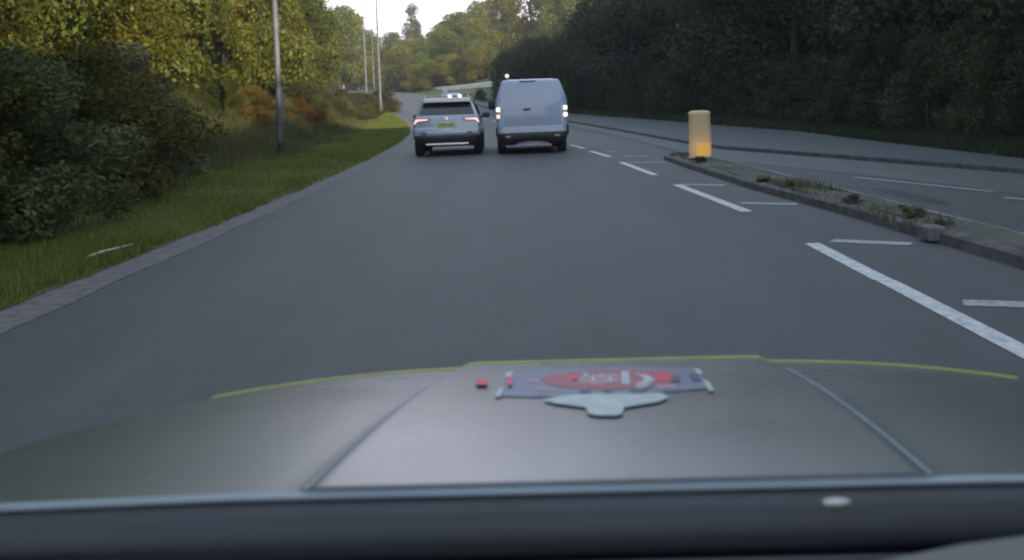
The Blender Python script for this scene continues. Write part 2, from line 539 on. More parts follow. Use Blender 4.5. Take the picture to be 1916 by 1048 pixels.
def kerb_run(name, ufn, ys, wdt, h, mat_, label, cat):
    bm = bmesh.new(); prev = None
    for y in ys:
        u = ufn(y); x = u + float(shift(y)); z = Hs(x, y)
        ring = [bm.verts.new(p) for p in ((x, y, z - .1), (x, y, z + h - .02), (x + .02 * (1 if wdt > 0 else -1), y, z + h), (x + wdt, y, z + h), (x + wdt, y, z - .1))]
        if prev:
            for k in range(4): bm.faces.new((prev[k], prev[k + 1], ring[k + 1], ring[k]))
        prev = ring
    o = bmobj(name, bm, mat_)
    return grp(o, label, cat)
kerb_run('kerb', lambda y: float(np.interp(y, *UK)), [y for y in ys_near if y < 112], .13, .125, M['kerb_dark'], 'long dark kerb along the footpath on the far right side of the road', 'kerb')

# worn rough grass and leaves under the hedge line are blades: uncountable stuff
def blades(name, n, pts_fn, hgt, wid, mat_, seed):
    rs = np.random.RandomState(seed)
    P, hs = pts_fn(rs, n)
    a = rs.uniform(0, 6.28, n)
    D = np.stack([np.cos(a), np.sin(a), np.zeros(n)], 1)
    h = hgt * rs.uniform(.5, 1.3, (n, 1)) * hs[:, None]
    w_ = wid * rs.uniform(.6, 1.4, (n, 1)) * np.maximum(1, hs[:, None])
    lean = rs.normal(0, .35, (n, 3)); lean[:, 2] = 1
    V = np.empty((n, 3, 3))
    V[:, 0] = P - D * w_; V[:, 1] = P + D * w_; V[:, 2] = P + lean * h
    return link(name, quads(name, V.reshape(-1, 3), n, 3), mat_)

def verge_pts(rs, n):
    y = 4.5 + 90 * rs.uniform(0, 1, n) ** 1.9
    lim = np.interp(y, [4, 10, 18, 28, 95], [1.9, 2.2, 3.3, 3.9, 4.0])
    u = -3.66 + rs.normal(0, .03, n) + .025 * np.sin(y * 1.3 + 2 * np.sin(y * .37)) + .02 * np.sin(y * 4.7 + 3 * np.sin(y * .9)) - lim * rs.uniform(0, 1, n) ** 1.15
    x = u + shift(y)
    z = H(x, y) + .01
    hs = 1 + .7 * np.clip(y / 40, 0, 1.5) + .6 * (u < -3.68 - lim * .8)
    hs = hs * (.6 + .8 * (np.sin(x * 1.3 + y * .7) * np.sin(y * .9) * .5 + .5))
    return np.stack([x, y, z], 1), hs
g = blades('grass', 90000, verge_pts, .06, .007, M['grass'], 1)
grp(g, 'short green grass on the left verge', 'grass', kind='stuff')

def bank_pts(rs, n):
    y = 14 + 95 * rs.uniform(0, 1, n) ** 1.5
    u = -6.2 - 7.3 * rs.uniform(0, 1, n) ** .8 + .35 * np.sin(y * .5)
    x = u + shift(y)
    hs = (1 + .5 * np.sin(x * .9) * np.sin(y * .6)) * (.35 + .65 * np.clip((-6.2 - u) / 1.6, 0, 1))
    return np.stack([x, y, H(x, y)], 1), hs
g = blades('rough_grass', 90000, bank_pts, .55, .013, M['drygrass'], 2)
grp(g, 'tall brownish rough grass on the bank behind the left verge', 'grass', kind='stuff')

def right_pts(rs, n):
    y = 12 + 90 * rs.uniform(0, 1, n) ** 1.3
    u = np.interp(y, *UV) + 3.2 * rs.uniform(0, 1, n) ** 1.3
    x = u + shift(y)
    return np.stack([x, y, H(x, y)], 1), np.full(n, 1.0)
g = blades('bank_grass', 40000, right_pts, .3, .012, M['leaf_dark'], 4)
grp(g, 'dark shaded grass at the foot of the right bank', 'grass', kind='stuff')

# ------------------------------------------------------------------ road markings
def mark(name, pts, label, cat, mat_, group=None, dz=.005):
    """flat painted polygon given by (u-ish) world x,y corners"""
    bm = bmesh.new()
    a, b, c, d = pts
    n = 6; prev = None
    for i in range(n + 1):
        t = i / n
        p = [(a[k] + (d[k] - a[k]) * t) for k in (0, 1)]; q = [(b[k] + (c[k] - b[k]) * t) for k in (0, 1)]
        r = [bm.verts.new((*p, Hs(*p) + dz)), bm.verts.new((*q, Hs(*q) + dz))]
        if prev: bm.faces.new((prev[0], prev[1], r[1], r[0]))
        prev = r
    o = bmobj(name, bm, mat_)
    for f in o.data.polygons: pass
    return grp(o, label, cat, group, 'structure')

def dash(p0, p1, w_, mat_, name='lane_line', dz=.005):
    a, b = Vector(p0[:2]), Vector(p1[:2])
    n = Vector((-(b - a).y, (b - a).x)).normalized() * w_ / 2
    return mark(name, (a - n, a + n, b + n, b - n), None, None, mat_, dz=dz)
LN = [((1940, 674), (1519, 455)), ((1398, 396), (1266, 345)), ((1226, 327), (1162, 303)), ((1141, 293), (1104, 282)), ((1094, 277.5), (1068, 270.5))]
for a, b in LN:
    A = G(*a)
    if a[0] == 1940: A = Vector((A.x, A.y, 0))
    dash(A, G(*b), .135, M['paint'])
for y0 in (34, 40, 46, 52, 58, 64, 70, 76, 82, 88, 94, 100):      # the line carries on round the bend
    dash((2.55 + float(shift(y0)), y0), (2.55 + float(shift(y0 + 4)), y0 + 4), .13, M['paint'])
for (x0, y0, x1, y1), mt in (((1802, 569, 1960, 575), 'paint_worn'), ((1556, 451, 1706, 457), 'paint_worn'), ((1386, 380, 1492, 382), 'paint_worn'),
                       ((1278, 345, 1356, 346), 'paint_worn'), ((1200, 319, 1290, 319), 'asphalt_old'), ((1176, 303, 1248, 303), 'paint_worn'),
                       ((1168, 291, 1218, 291), 'paint_worn'), ((1133, 283, 1155, 283), 'paint_worn')):
    if mt == 'asphalt_old': continue
    a, b = G(x0, y0), G(x1, y1)
    dash(a, b, .17, M[mt], 'hatch_bar')
dash(G(1598, 332), G(1858, 359), .12, M['paint_worn'], 'cycle_lane_line', .013)
dash(G(1880, 370), G(2010, 384), .12, M['paint_worn'], 'cycle_lane_line', .013)

c0 = G(1703, 366)  # mark on the windscreen, laid as an added dark patch along the road
bm = bmesh.new()
vs = [bm.verts.new((c0.x + .17 * math.cos(t), c0.y + 1.35 * math.sin(t) + .1 * math.sin(3 * t), Hs(c0.x + .17 * math.cos(t), c0.y + 1.35 * math.sin(t)) + .008)) for t in np.linspace(0, 2 * math.pi, 28, endpoint=False)]
bm.faces.new(vs)
bmobj('windscreen_spot', bm, mat('windscreen_spot_dark', (.022, .028, .032), .7, var=.2, scale=8))['kind'] = 'structure'

# ------------------------------------------------------------------ traffic island
isl = empty('traffic_island', (0, 0, 0), 0, 'long narrow weedy traffic island with pale kerbs right of the lane line', 'traffic island')
def isl_edges(y):
    ua = np.interp(y, [-10, 7, 9.5, 13, 18, 20.2, 21.0], [3.72, 3.70, 3.62, 3.40, 3.36, 3.42, 3.70])
    ub = np.interp(y, [-10, 7, 13, 18, 20.2, 21.0], [4.35, 4.33, 4.30, 4.28, 4.15, 3.86])
    return float(ua), float(ub)
bm = bmesh.new(); prev = None
for y in list(np.arange(-10, 20.01, .25)) + [20.4, 20.7, 21.0]:
    ua, ub = isl_edges(y); s = float(shift(y)); hgt = .11 if y < 20.2 else .08
    jit = .006 * math.sin(y * 5.1)
    ring = [bm.verts.new((ua + s + dx, y, z)) for dx, z in ((jit, -.08), (.02 + jit, hgt - .02), (.05 + jit, hgt), (.15, hgt), (.15, -.05))]
    if prev:
        for k in range(4): bm.faces.new((prev[k], prev[k + 1], ring[k + 1], ring[k]))
    prev = ring
bmobj('kerb', bm, M['kerb_dark'], isl)
bm = bmesh.new(); prev = None
for y in list(np.arange(-10, 20.01, .25)) + [20.4, 20.7, 21.0]:
    ua, ub = isl_edges(y); s = float(shift(y)); hgt = .11 if y < 20.2 else .08
    ring = [bm.verts.new((ub + s + dx, y, z)) for dx, z in ((0, -.3), (-.02, hgt - .02), (-.04, hgt), (-.12, hgt), (-.12, -.05))]
    if prev:
        for k in range(4): bm.faces.new((prev[k], prev[k + 1], ring[k + 1], ring[k]))
    prev = ring
bmobj('kerb', bm, M['kerb'], isl)
bm = bmesh.new(); prev = None
for y in np.arange(-10, 20.9, .25):
    ua, ub = isl_edges(y); s = float(shift(y))
    ring = [bm.verts.new((ua + s + .14 + (ub - ua - .25) * k / 3, y, .105 + .02 * math.sin(y * 2.3 + k))) for k in range(4)]
    if prev:
        for k in range(3): bm.faces.new((prev[k], prev[k + 1], ring[k + 1], ring[k]))
    prev = ring
bmobj('soil_top', bm, mat('island_soil', (.055, .058, .052), .95, scale=3, col2=(.08, .088, .065), bump=.6), isl, True)
p = G(1733, 452)
bm = bmesh.new(); add_box(bm, (0, 0, .06), (.17, .22, .125))
kb = bmobj('kerb_stone', bm, mat('dull_kerb_stone', (.10, .105, .105), .85, var=.3, scale=9, bump=.3), None, bevel=.015); kb.location = (p.x + .06, p.y, .02)
grp(kb, 'pale square kerb stone standing out of the island edge', 'kerb stone')

# tufts of weeds on the island
wd = [((1545, 375), .8), ((1650, 400), .9), ((1420, 335), .8), ((1450, 345), .7), ((1262, 302), 1.0), ((1700, 415), .6)]
for i, ((px, py), sc_) in enumerate(wd):
    d = ray(px, py); s = (CAM.z - .15) / -d.z; q = CAM + d * s
    q.x = min(max(q.x, isl_edges(q.y)[0] + .2), isl_edges(q.y)[1] - .15)
    plant('weed_tuft', 'weed', 40 + i % 3, 'weed', q.x, q.y, .17 * sc_, 'small tuft of olive weeds growing on the traffic island', 'weed', 'weed tufts along the traffic island', 2.0, 'stem', 'leaves', z=.10)

def isl_pts(rs, n):
    y = 3 + 17 * rs.uniform(0, 1, n)
    u = 3.55 + .62 * rs.uniform(0, 1, n)
    x = u + shift(y)
    patch = np.clip(np.sin(y * 1.7) + np.sin(y * .63 + 1) + .6, 0, 2)
    return np.stack([x, y, np.full(n, .10)], 1), .15 + patch
g = blades('island_grass', 3500, isl_pts, .04, .006, M['weed'], 9)
grp(g, 'patchy dry grass growing along the top of the traffic island', 'grass', kind='stuff')
# bollard
bp_ = at(1311, 296, 18.4)
bol = empty('traffic_bollard', (bp_.x, bp_.y, .12), R(2), 'cream lit traffic bollard with yellow base panel on the island nose', 'bollard')
def rounded_ring(hw, hd, r, z, n=6):
    pts = []
    for cx, cy, a0 in ((hw - r, hd - r, 0), (-hw + r, hd - r, 90), (-hw + r, -hd + r, 180), (hw - r, -hd + r, 270)):
        for k in range(n + 1):
            a = R(a0 + 90 * k / n); pts.append((cx + r * math.cos(a), cy + r * math.sin(a), z))
    return pts
def ring_loft(rings):
    bm = bmesh.new(); R_ = [[bm.verts.new(p) for p in rg] for rg in rings]
    n = len(R_[0])
    for a, b in zip(R_, R_[1:]):
        for k in range(n): bm.faces.new((a[k], a[(k + 1) % n], b[(k + 1) % n], b[k]))
    bm.faces.new(R_[0][::-1]); bm.faces.new(R_[-1])
    return bm
def shellmat(name, col, tr):
    m = bpy.data.materials.new(name); m.use_nodes = True
    n = m.node_tree; b = n.nodes['Principled BSDF']; o = n.nodes['Material Output']
    b.inputs['Base Color'].default_value = (*col, 1); b.inputs['Roughness'].default_value = .4
    t = n.nodes.new('ShaderNodeBsdfTranslucent'); t.inputs[0].default_value = (*col, 1)
    x = n.nodes.new('ShaderNodeMixShader'); x.inputs[0].default_value = tr
    n.links.new(b.outputs[0], x.inputs[1]); n.links.new(t.outputs[0], x.inputs[2]); n.links.new(x.outputs[0], o.inputs[0])
    return m
M['bollard'] = shellmat('bollard_shell', (.74, .63, .44), .45)
M['bollard_y'] = mat('bollard_yellow', (.85, .50, .10), .4, emis=((1.0, .5, .1), .16))
bmobj('shell', ring_loft([rounded_ring(.232, .14, .12, 0), rounded_ring(.232, .14, .12, .06), rounded_ring(.226, .135, .12, .42), rounded_ring(.219, .13, .12, .88), rounded_ring(.225, .136, .12, .90), rounded_ring(.225, .136, .12, .925), rounded_ring(.21, .12, .11, .95), rounded_ring(.17, .09, .085, .968), rounded_ring(.1, .05, .045, .975)]), M['bollard'], bol, True)
bm = bmesh.new(); add_box(bm, (.03, -.1435, .17), (.27, .006, .25))
bmobj('lit_panel', bm, M['bollard_y'], bol, bevel=.002)
ll = bpy.data.lights.new('bollard_lamp', 'POINT'); ll.energy = .55; ll.color = (1.0, .55, .18); ll.shadow_soft_size = .04
lo_ = bpy.data.objects.new('bollard_lamp', ll); C.objects.link(lo_); lo_.parent = bol; lo_.location = (0, 0, .22)
bmobj('base_flange', ring_loft([rounded_ring(.25, .16, .13, -.01), rounded_ring(.25, .16, .13, .02), rounded_ring(.238, .147, .12, .035)]), mat('base_grey', (.35, .34, .32), .6), bol, True)

# ------------------------------------------------------------------ lamp posts
def lamp(px, py, Y, hgt, label, rz=0.0, arm=2.0, base=None, rb=.1):
    p = at(px, py, Y)
    z = float(H(p.x, p.y))
    o = empty('lamp_post', (p.x, p.y, z), rz, label, 'lamp post', 'lamp posts along the left verge')
    bm = bmesh.new()
    add_tube(bm, [(0, 0, -.2), (0, 0, 1.5), (0, 0, 1.6), (0, 0, hgt)], [rb, rb * .95, rb * .86, rb * .42], 14)
    bmobj('column', bm, M['steel'], o, True)
    bm = bmesh.new(); add_tube(bm, [(0, 0, hgt - .05), (arm * .4, 0, hgt + .22), (arm, 0, hgt + .3)], [rb * .42, rb * .35, rb * .3], 8)
    bmobj('arm', bm, M['steel'], o, True)
    h_ = ring_loft([[(arm + 0 + x * 1.0, y, hgt + .24 + z_) for x, y, z_ in rounded_ring(.3, .12, .1, 0)], [(arm + x, y, hgt + .24 + z_) for x, y, z_ in rounded_ring(.33, .14, .12, .06)], [(arm + x, y, hgt + .24 + z_) for x, y, z_ in rounded_ring(.22, .08, .07, .13)]])
    hd = bmobj('lamp_head', h_, M['steel'], o, True)
    bm = bmesh.new(); add_box(bm, (arm + .05, 0, hgt + .225), (.4, .18, .03)); bmobj('lens', bm, M['lampglass'], hd, bevel=.01)
    bm = bmesh.new(); add_box(bm, (0, -rb - .001, .65), (rb * 1.1, .02, .5)); bmobj('access_door', bm, M['steel'], o, bevel=.004)
lamp(527, 285, 28.5, 10.5, 'grey steel lamp post, nearest and thickest, standing on the left grass verge', rb=.11)
lamp(713, 213, 84, 12.5, 'tall dark lamp post standing where the green verge narrows far ahead', rb=.15)
lamp(686, 180, 112, 15, 'slim pale lamp post just left of the tall dark one far ahead', rb=.13)
lamp(700, 165, 150, 10.2, 'farthest small lamp post with its head showing against the sky', rb=.12, arm=1.9)

# ------------------------------------------------------------------ guardrail on the outside of the bend
rail = empty('guardrail', (0, 0, 0), 0, 'pale metal guardrail round the outside of the bend far ahead', 'guardrail')
rp = [at(930, 166, 118), at(905, 168, 126), at(870, 171, 132), at(835, 174, 138), at(800, 176, 146), at(765, 177, 155)]
M['rail'] = mat('rail_metal', (.62, .58, .46), .5, 0, var=.15, scale=1)
bm = bmesh.new(); prev = None
for p in rp:
    prof = [(0, .38), (-.05, .44), (-.05, .62), (0, .70), (-.05, .78), (-.05, .98), (0, 1.04)]
    ring = [bm.verts.new((p.x + a * .5, p.y + a, float(H(p.x, p.y)) * 0 + p.z + b)) for a, b in prof]
    if prev:
        for k in range(6): bm.faces.new((prev[k], prev[k + 1], ring[k + 1], ring[k]))
    prev = ring
o_ = bmobj('beam', bm, M['rail'], rail)
sdm = o_.modifiers.new('s', 'SOLIDIFY'); sdm.thickness = .02
for a, b in zip(rp, rp[1:]):
    for t in (0, .5):
        q = a.lerp(b, t)
        bm = bmesh.new(); add_box(bm, (q.x + .06, q.y + .12, q.z + .1), (.1, .12, 1.25)); bmobj('post', bm, M['steel'], rail)

# ------------------------------------------------------------------ vehicles
def loft_body(stations, mats, parent, name='body'):
    """stations: list of ladders [(z, halfwidth, y)]; closed sides, rear cap and front cap"""
    bm = bmesh.new(); S = []
    for st in stations:
        L = [bm.verts.new((-hw, y, z)) for z, hw, y in st]; Rr = [bm.verts.new((hw, y, z)) for z, hw, y in st]
        S.append((L, Rr))
    for (L0, R0), (L1, R1) in zip(S, S[1:]):
        for k in range(len(L0) - 1):
            bm.faces.new((L0[k], L0[k + 1], L1[k + 1], L1[k])); bm.faces.new((R0[k], R1[k], R1[k + 1], R0[k + 1]))
        bm.faces.new((L0[-1], R0[-1], R1[-1], L1[-1])); bm.faces.new((L0[0], L1[0], R1[0], R0[0]))
    for L, Rr in (S[0], S[-1]):
        for k in range(len(L) - 1):
            bm.faces.new((L[k], Rr[k], Rr[k + 1], L[k + 1]))
    bmesh.ops.remove_doubles(bm, verts=bm.verts, dist=1e-5)
    o = bmobj(name, bm, mats, parent, True)
    m = o.modifiers.new('bevel', 'BEVEL'); m.width = .022; m.segments = 3; m.limit_method = 'ANGLE'; m.angle_limit = R(22)
    return o

def wheel(parent, x, y, r, wd_, rimmat):
    sgn = 1 if x > 0 else -1
    t = bpy.data.objects.new('wheel', None); C.objects.link(t); t.parent = parent; t.location = (x, y, r)
    bm = bmesh.new(); lathe(bm, [(r * .62, -wd_ / 2), (r * .93, -wd_ / 2), (r, -wd_ / 2 + .025), (r, wd_ / 2 - .025), (r * .93, wd_ / 2), (r * .62, wd_ / 2)], 28, 'X')
    bmobj('tyre', bm, M['tyre'], t, False, bevel=.008)
    bm = bmesh.new(); lathe(bm, [(r * .61, -wd_ * .42), (r * .61, wd_ * .42)], 28, 'X')
    for k in range(5):
        a = k * 2 * math.pi / 5
        add_box(bm, (sgn * wd_ * .43, math.cos(a) * r * .33, math.sin(a) * r * .33), (.03, .07, r * .56), Matrix.Rotation(a - math.pi / 2, 3, 'X'))
    bmobj('rim', bm, rimmat, t)
M['tyre'] = mat('tyre', (.018, .018, .02), .85)
M['rim'] = mat('rim', (.35, .36, .38), .35, .8)
M['white_paint'] = mat('white_paint', (.72, .74, .77), .35, coat=.6, var=.03, scale=2)
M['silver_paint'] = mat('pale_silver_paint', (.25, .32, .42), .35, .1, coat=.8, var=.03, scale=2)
M['glass_dark'] = mat('tinted_glass', (.018, .018, .025), .08, spec=.6)
M['black_plastic'] = mat('black_plastic', (.022, .024, .028), .6, var=.2, scale=8)
M['grey_plastic'] = mat('grey_plastic', (.16, .16, .165), .5)
M['lens'] = mat('lamp_lens', (.5, .42, .42), .2)
M['tail_lit'] = mat('lit_tail_lamp', (.8, .35, .35), .3, emis=((1.0, .62, .66), .7))
M['white_lit'] = mat('lit_white_lamp', (.9, .9, .9), .3, emis=((1.0, .90, .76), 1.3))
M['white_dim'] = mat('dim_white_lamp', (.75, .72, .68), .3, emis=((1.0, .92, .8), .45))
M['amber'] = mat('amber_lens', (.30, .11, .03), .3)
M['red_lens'] = mat('red_lens', (.25, .04, .03), .3)
M['plate_y'] = mat('yellow_plate', (.62, .60, .14), .45)
M['plate_txt'] = mat('plate_characters', (.05, .05, .05), .6)
M['chrome'] = mat('chrome', (.7, .7, .72), .2, .9)

def panel(name, pts, m, parent, thick=.012, bevel=.004):
    """closed thin panel from outline pts (list of 3-D), extruded towards -Y"""
    bm = bmesh.new(); vs = [bm.verts.new(p) for p in pts]
    f = bm.faces.new(vs)
    r = bmesh.ops.extrude_face_region(bm, geom=[f])
    for v in r['geom']:
        if isinstance(v, bmesh.types.BMVert): v.co.y -= thick
    return bmobj(name, bm, m, parent, bevel=bevel)

def ladder_y(st, z):
    zs = [a[0] for a in st]; ys = [a[2] for a in st]
    return float(np.interp(z, zs, ys))

# ---- white SUV
def suv(name, label, paint, loc, rz, cat='car', lit=True):
    car = empty(name, loc, rz, label, cat)
    rear = [(.30, .78, .12), (.40, .88, .02), (.60, .92, -.02), (.74, .92, .0), (.80, .915, .05), (.98, .91, .06), (1.06, .885, .09), (1.11, .845, .14), (1.49, .69, .50), (1.535, .665, .40), (1.60, .60, .50)]
    def sec(dy, kz=1.0, kw=1.0, top=None):
        return [(z, hw * kw, dy + (y if top is None else y * 0)) for z, hw, y in rear]
    S = [[(z, hw * .93, y) for z, hw, y in rear], [(z, hw, y + .10) for z, hw, y in rear]]
    for yy, f_ in ((.9, 1), (1.8, 1.0), (2.5, 1.0)):
        S.append([(z if z > .35 else .25, hw, yy) for z, hw, y in rear])
    S.append([(min(z, 1.52) if z > .35 else .25, hw * (1 if z < 1.2 else .99), 2.9) for z, hw, y in rear])
    S.append([(min(z, .98 + .02 * i) if z > .35 else .25, hw if z < 1 else .84, 3.65) for i, (z, hw, y) in enumerate(rear)])
    S.append([(min(z, .82 + .012 * i) if z > .35 else .25, hw if z < .8 else .80, 4.35) for i, (z, hw, y) in enumerate(rear)])
    S.append([(min(z, .66 + .01 * i) if z > .35 else .3, (hw if z < .8 else .78) * .85, 4.62) for i, (z, hw, y) in enumerate(rear)])
    loft_body(S, paint, car)
    ry = lambda z: ladder_y(rear, z)
    e = .006
    def P(x, z, off=0): return (x, ry(z) - e - off, z)
    panel('rear_window', [P(-.76, 1.135), P(.76, 1.135), P(.655, 1.455), P(.5, 1.468), P(-.5, 1.468), P(-.655, 1.455)], M['glass_dark'], car, .006)
    panel('spoiler', [(-.66, .44, 1.475), (.66, .44, 1.475), (.60, .44, 1.595), (-.60, .44, 1.595)], M['white_paint'], car, .12, .02)
    for s in (-1, 1):
        xs = lambda a: s * a
        pl = panel('tail_light', [P(xs(.90), .90), P(xs(.80), .955), P(xs(.47), .985), P(xs(.45), 1.045), P(xs(.80), 1.055), P(xs(.885), 1.04)], M['red_lens'] , car, .02)
        panel('light_strip', [P(xs(.895), .905, .022), P(xs(.86), .90, .022), P(xs(.78), .975, .022), P(xs(.50), .995, .022), P(xs(.50), 1.025, .022), P(xs(.83), 1.03, .022)], M['tail_lit'] if lit else M['lens'], pl, .006, .002)
        bm = bmesh.new(); add_box(bm, (s * .60, 1.55, 1.655), (.035, 1.9, .03)); add_box(bm, (s * .60, .64, 1.63), (.04, .1, .05)); add_box(bm, (s * .60, 2.46, 1.63), (.04, .1, .05))
        bmobj('roof_rail', bm, M['chrome'], car, bevel=.01)
        mb = ring_loft([[(s * 1.03 + x, 2.72 + z_, 1.06 + y) for x, y, z_ in rounded_ring(.115, .075, .05, 0)], [(s * 1.03 + x, 2.72 + z_, 1.06 + y) for x, y, z_ in rounded_ring(.11, .07, .05, .08)], [(s * 1.02 + x, 2.72 + z_, 1.06 + y) for x, y, z_ in rounded_ring(.07, .045, .03, .15)]])
        mr_ = bmobj('mirror', mb, M['black_plastic'], car, True)
        bm = bmesh.new(); add_box(bm, (s * .92, 2.76, 1.02), (.12, .06, .04)); bmobj('mirror_arm', bm, M['black_plastic'], mr_, bevel=.01)
        # side glass
        bm = bmesh.new()
        q = [(s * .852, .62, 1.13), (s * .852, 3.1, 1.13), (s * .715, 2.55, 1.46), (s * .715, .85, 1.46)]
        vs = [bm.verts.new(p) for p in q] + [bm.verts.new((x - s * .02, y, z)) for x, y, z in q]
        for f in ((0, 1, 2, 3), (7, 6, 5, 4), (0, 4, 5, 1), (1, 5, 6, 2), (2, 6, 7, 3), (3, 7, 4, 0)): bm.faces.new([vs[i] for i in f])
        bmobj('side_window', bm, M['glass_dark'], car)
        for yy in (.85, 3.65): wheel(car, s * .81, yy, .35, .24, M['rim'])
        bm = bmesh.new(); add_box(bm, (s * .62, -.045, .64), (.14, .03, .05)); bmobj('reflector', bm, M['red_lens'], car, bevel=.008)
    # black lower bumper
    bm = bmesh.new()
    st = [(.26, .72, .10), (.33, .84, .0), (.50, .905, -.05), (.575, .915, -.045), (.585, .90, .0)]
    L = [[bm.verts.new((x * hw, y + (.14 if abs(x) > .96 else 0), z)) for x in (-1, -.94, -.5, 0, .5, .94, 1)] for z, hw, y in st]
    for a, b in zip(L, L[1:]):
        for k in range(6): bm.faces.new((a[k], a[k + 1], b[k + 1], b[k]))
    ob = bmobj('lower_bumper', bm, M['black_plastic'], car, True); ob.modifiers.new('s', 'SOLIDIFY').thickness = .03
    bm = bmesh.new(); add_box(bm, (0, -.055, .335), (1.16, .03, .05)); bmobj('bumper_trim', bm, M['chrome'], car, bevel=.01)
    bm = bmesh.new(); add_box(bm, (0, .055, .655), (1.3, .16, .02)); bmobj('bumper_step', bm, M['white_paint'], car, bevel=.006)
    pt = panel('number_plate', [(-.26, ry(.86) - .012, .81), (.26, ry(.86) - .012, .81), (.26, ry(.93) - .012, .92), (-.26, ry(.93) - .012, .92)], M['plate_y'], car, .01, .002)
    for i, x in enumerate((-.2, -.14, -.075, -.02, .06, .12, .18)):
        bm = bmesh.new(); add_box(bm, (x, ry(.86) - .026, .865), (.030, .004, .065))
        bmobj('character', bm, M['plate_txt'], pt)
    bm = bmesh.new(); lathe(bm, [(.045, -.006), (.045, .006)], 20, 'Z')
    for v in bm.verts: v.co = Vector((v.co.x, ry(1.02) - .012 + v.co.z, 1.035 + v.co.y))
    bmobj('emblem', bm, M['chrome'], car)
    bm = bmesh.new(); add_box(bm, (0, -.03, .72), (.22, .01, .025)); bmobj('lettering', bm, M['chrome'], car)
    bm = bmesh.new(); add_tube(bm, [(0, 1.1, 1.60), (0, 1.0, 1.68)], [.02, .008], 8); bmobj('aerial', bm, M['black_plastic'], car)
    # front end (seen from other sides)
    for s in (-1, 1):
        bm = bmesh.new(); add_box(bm, (s * .62, 4.52, .72), (.3, .16, .09)); bmobj('headlight', bm, M['lens'], car, bevel=.02)
    bm = bmesh.new()
    vs = [bm.verts.new(p) for p in ((-.80, 3.57, 1.05), (.80, 3.57, 1.05), (.64, 2.96, 1.50), (-.64, 2.96, 1.50))]; bm.faces.new(vs)
    wob = bmobj('windscreen', bm, M['glass_dark'], car); wob.modifiers.new('s', 'SOLIDIFY').thickness = .03; wob.modifiers['s'].offset = 0
    return car
p = at(838, 290, 25.2)
suv('white_suv', 'white sport utility car with dark rear window and yellow number plate in the left lane', M['silver_paint'], (p.x, p.y, 0.0), R(0.6))

# ---- white panel van
p = at(998, 284, 24.6)
van = empty('panel_van', (p.x, p.y, 0.0), R(0.8), 'plain white panel van without rear windows driving beside the white car', 'van')
van.scale = (1, 1, 1.035)
rear = [(.30, .84, .12), (.42, .93, .04), (.55, .955, .0), (1.15, .965, .02), (1.42, .955, .04), (1.60, .90, .07), (1.78, .835, .11), (1.885, .79, .14), (1.935, .74, .18), (1.955, .60, .30)]
S = [[(z, hw * .955, y) for z, hw, y in rear], [(z, hw, y + .05) for z, hw, y in rear]]
for yy in (1.0, 2.2, 3.4): S.append([(z if z > .35 else .25, hw, yy) for z, hw, y in rear])
S.append([(min(z, 1.9) if z > .35 else .25, hw, 3.7) for z, hw, y in rear])
S.append([(min(z, 1.08 + .01 * i) if z > .35 else .25, min(hw, .88), 4.45) for i, (z, hw, y) in enumerate(rear)])
S.append([(min(z, .80 + .01 * i) if z > .35 else .3, min(hw, .82), 4.95) for i, (z, hw, y) in enumerate(rear)])
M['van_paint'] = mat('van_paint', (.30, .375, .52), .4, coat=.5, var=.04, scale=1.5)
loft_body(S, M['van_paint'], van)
ry = lambda z: ladder_y(rear, z)
def PV(x, z, off=0): return (x, ry(z) - .008 - off, z)
for s in (-1, 1):
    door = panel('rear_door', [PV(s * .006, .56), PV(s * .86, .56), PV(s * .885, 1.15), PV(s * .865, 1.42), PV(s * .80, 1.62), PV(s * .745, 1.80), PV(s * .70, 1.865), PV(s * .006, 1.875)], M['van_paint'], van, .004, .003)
    if s == -1:
        bm = bmesh.new(); add_box(bm, (-.13, ry(1.15) - .035, 1.17), (.2, .03, .045)); bmobj('handle', bm, M['black_plastic'], door, bevel=.01)
    for hz in (.75, 1.45):
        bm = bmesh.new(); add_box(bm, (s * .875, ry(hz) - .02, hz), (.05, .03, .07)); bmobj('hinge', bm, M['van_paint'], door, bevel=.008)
    lt = panel('tail_light', [PV(s * .955, .90), PV(s * .89, .90), PV(s * .89, 1.27), PV(s * .945, 1.27)], M['amber'], van, .02)
    for zc in (1.18, 1.00):
        bm = bmesh.new(); add_box(bm, (s * .905, ry(zc) - .045, zc), (.095, .03, .105))
        bmobj('lit_lens', bm, M['white_lit'] if s > 0 else (M['white_dim'] if zc < 1.1 else M['white_lit']), lt, bevel=.03)
    bm = bmesh.new(); add_box(bm, (s * .66, -.085, .47), (.13, .02, .035)); bmobj('reflector', bm, M['lens'], van, bevel=.006)
    mb = ring_loft([[(s * 1.10 + x, 3.75 + z_, 1.32 + y) for x, y, z_ in rounded_ring(.1, .14, .05, 0)], [(s * 1.10 + x, 3.75 + z_, 1.32 + y) for x, y, z_ in rounded_ring(.09, .13, .05, .09)], [(s * 1.09 + x, 3.75 + z_, 1.32 + y) for x, y, z_ in rounded_ring(.05, .09, .03, .15)]])
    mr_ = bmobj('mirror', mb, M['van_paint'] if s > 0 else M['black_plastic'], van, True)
    bm = bmesh.new(); add_box(bm, (s * .98, 3.8, 1.25), (.12, .06, .05)); bmobj('mirror_arm', bm, M['black_plastic'], mr_)
    for yy in (.95, 4.0): wheel(van, s * .84, yy, .34, .23, M['grey_plastic'])
    bm = bmesh.new(); add_box(bm, (s * .955, .02, .60), (.05, .16, .26)); bmobj('bumper_corner', bm, M['black_plastic'], van, bevel=.03)
    bm = bmesh.new(); add_box(bm, (s * .905, 3.55, 1.42), (.02, .8, .38), Matrix.Rotation(s * R(-14), 3, 'Y')); bmobj('side_window', bm, M['glass_dark'], van, bevel=.01)
bm = bmesh.new()
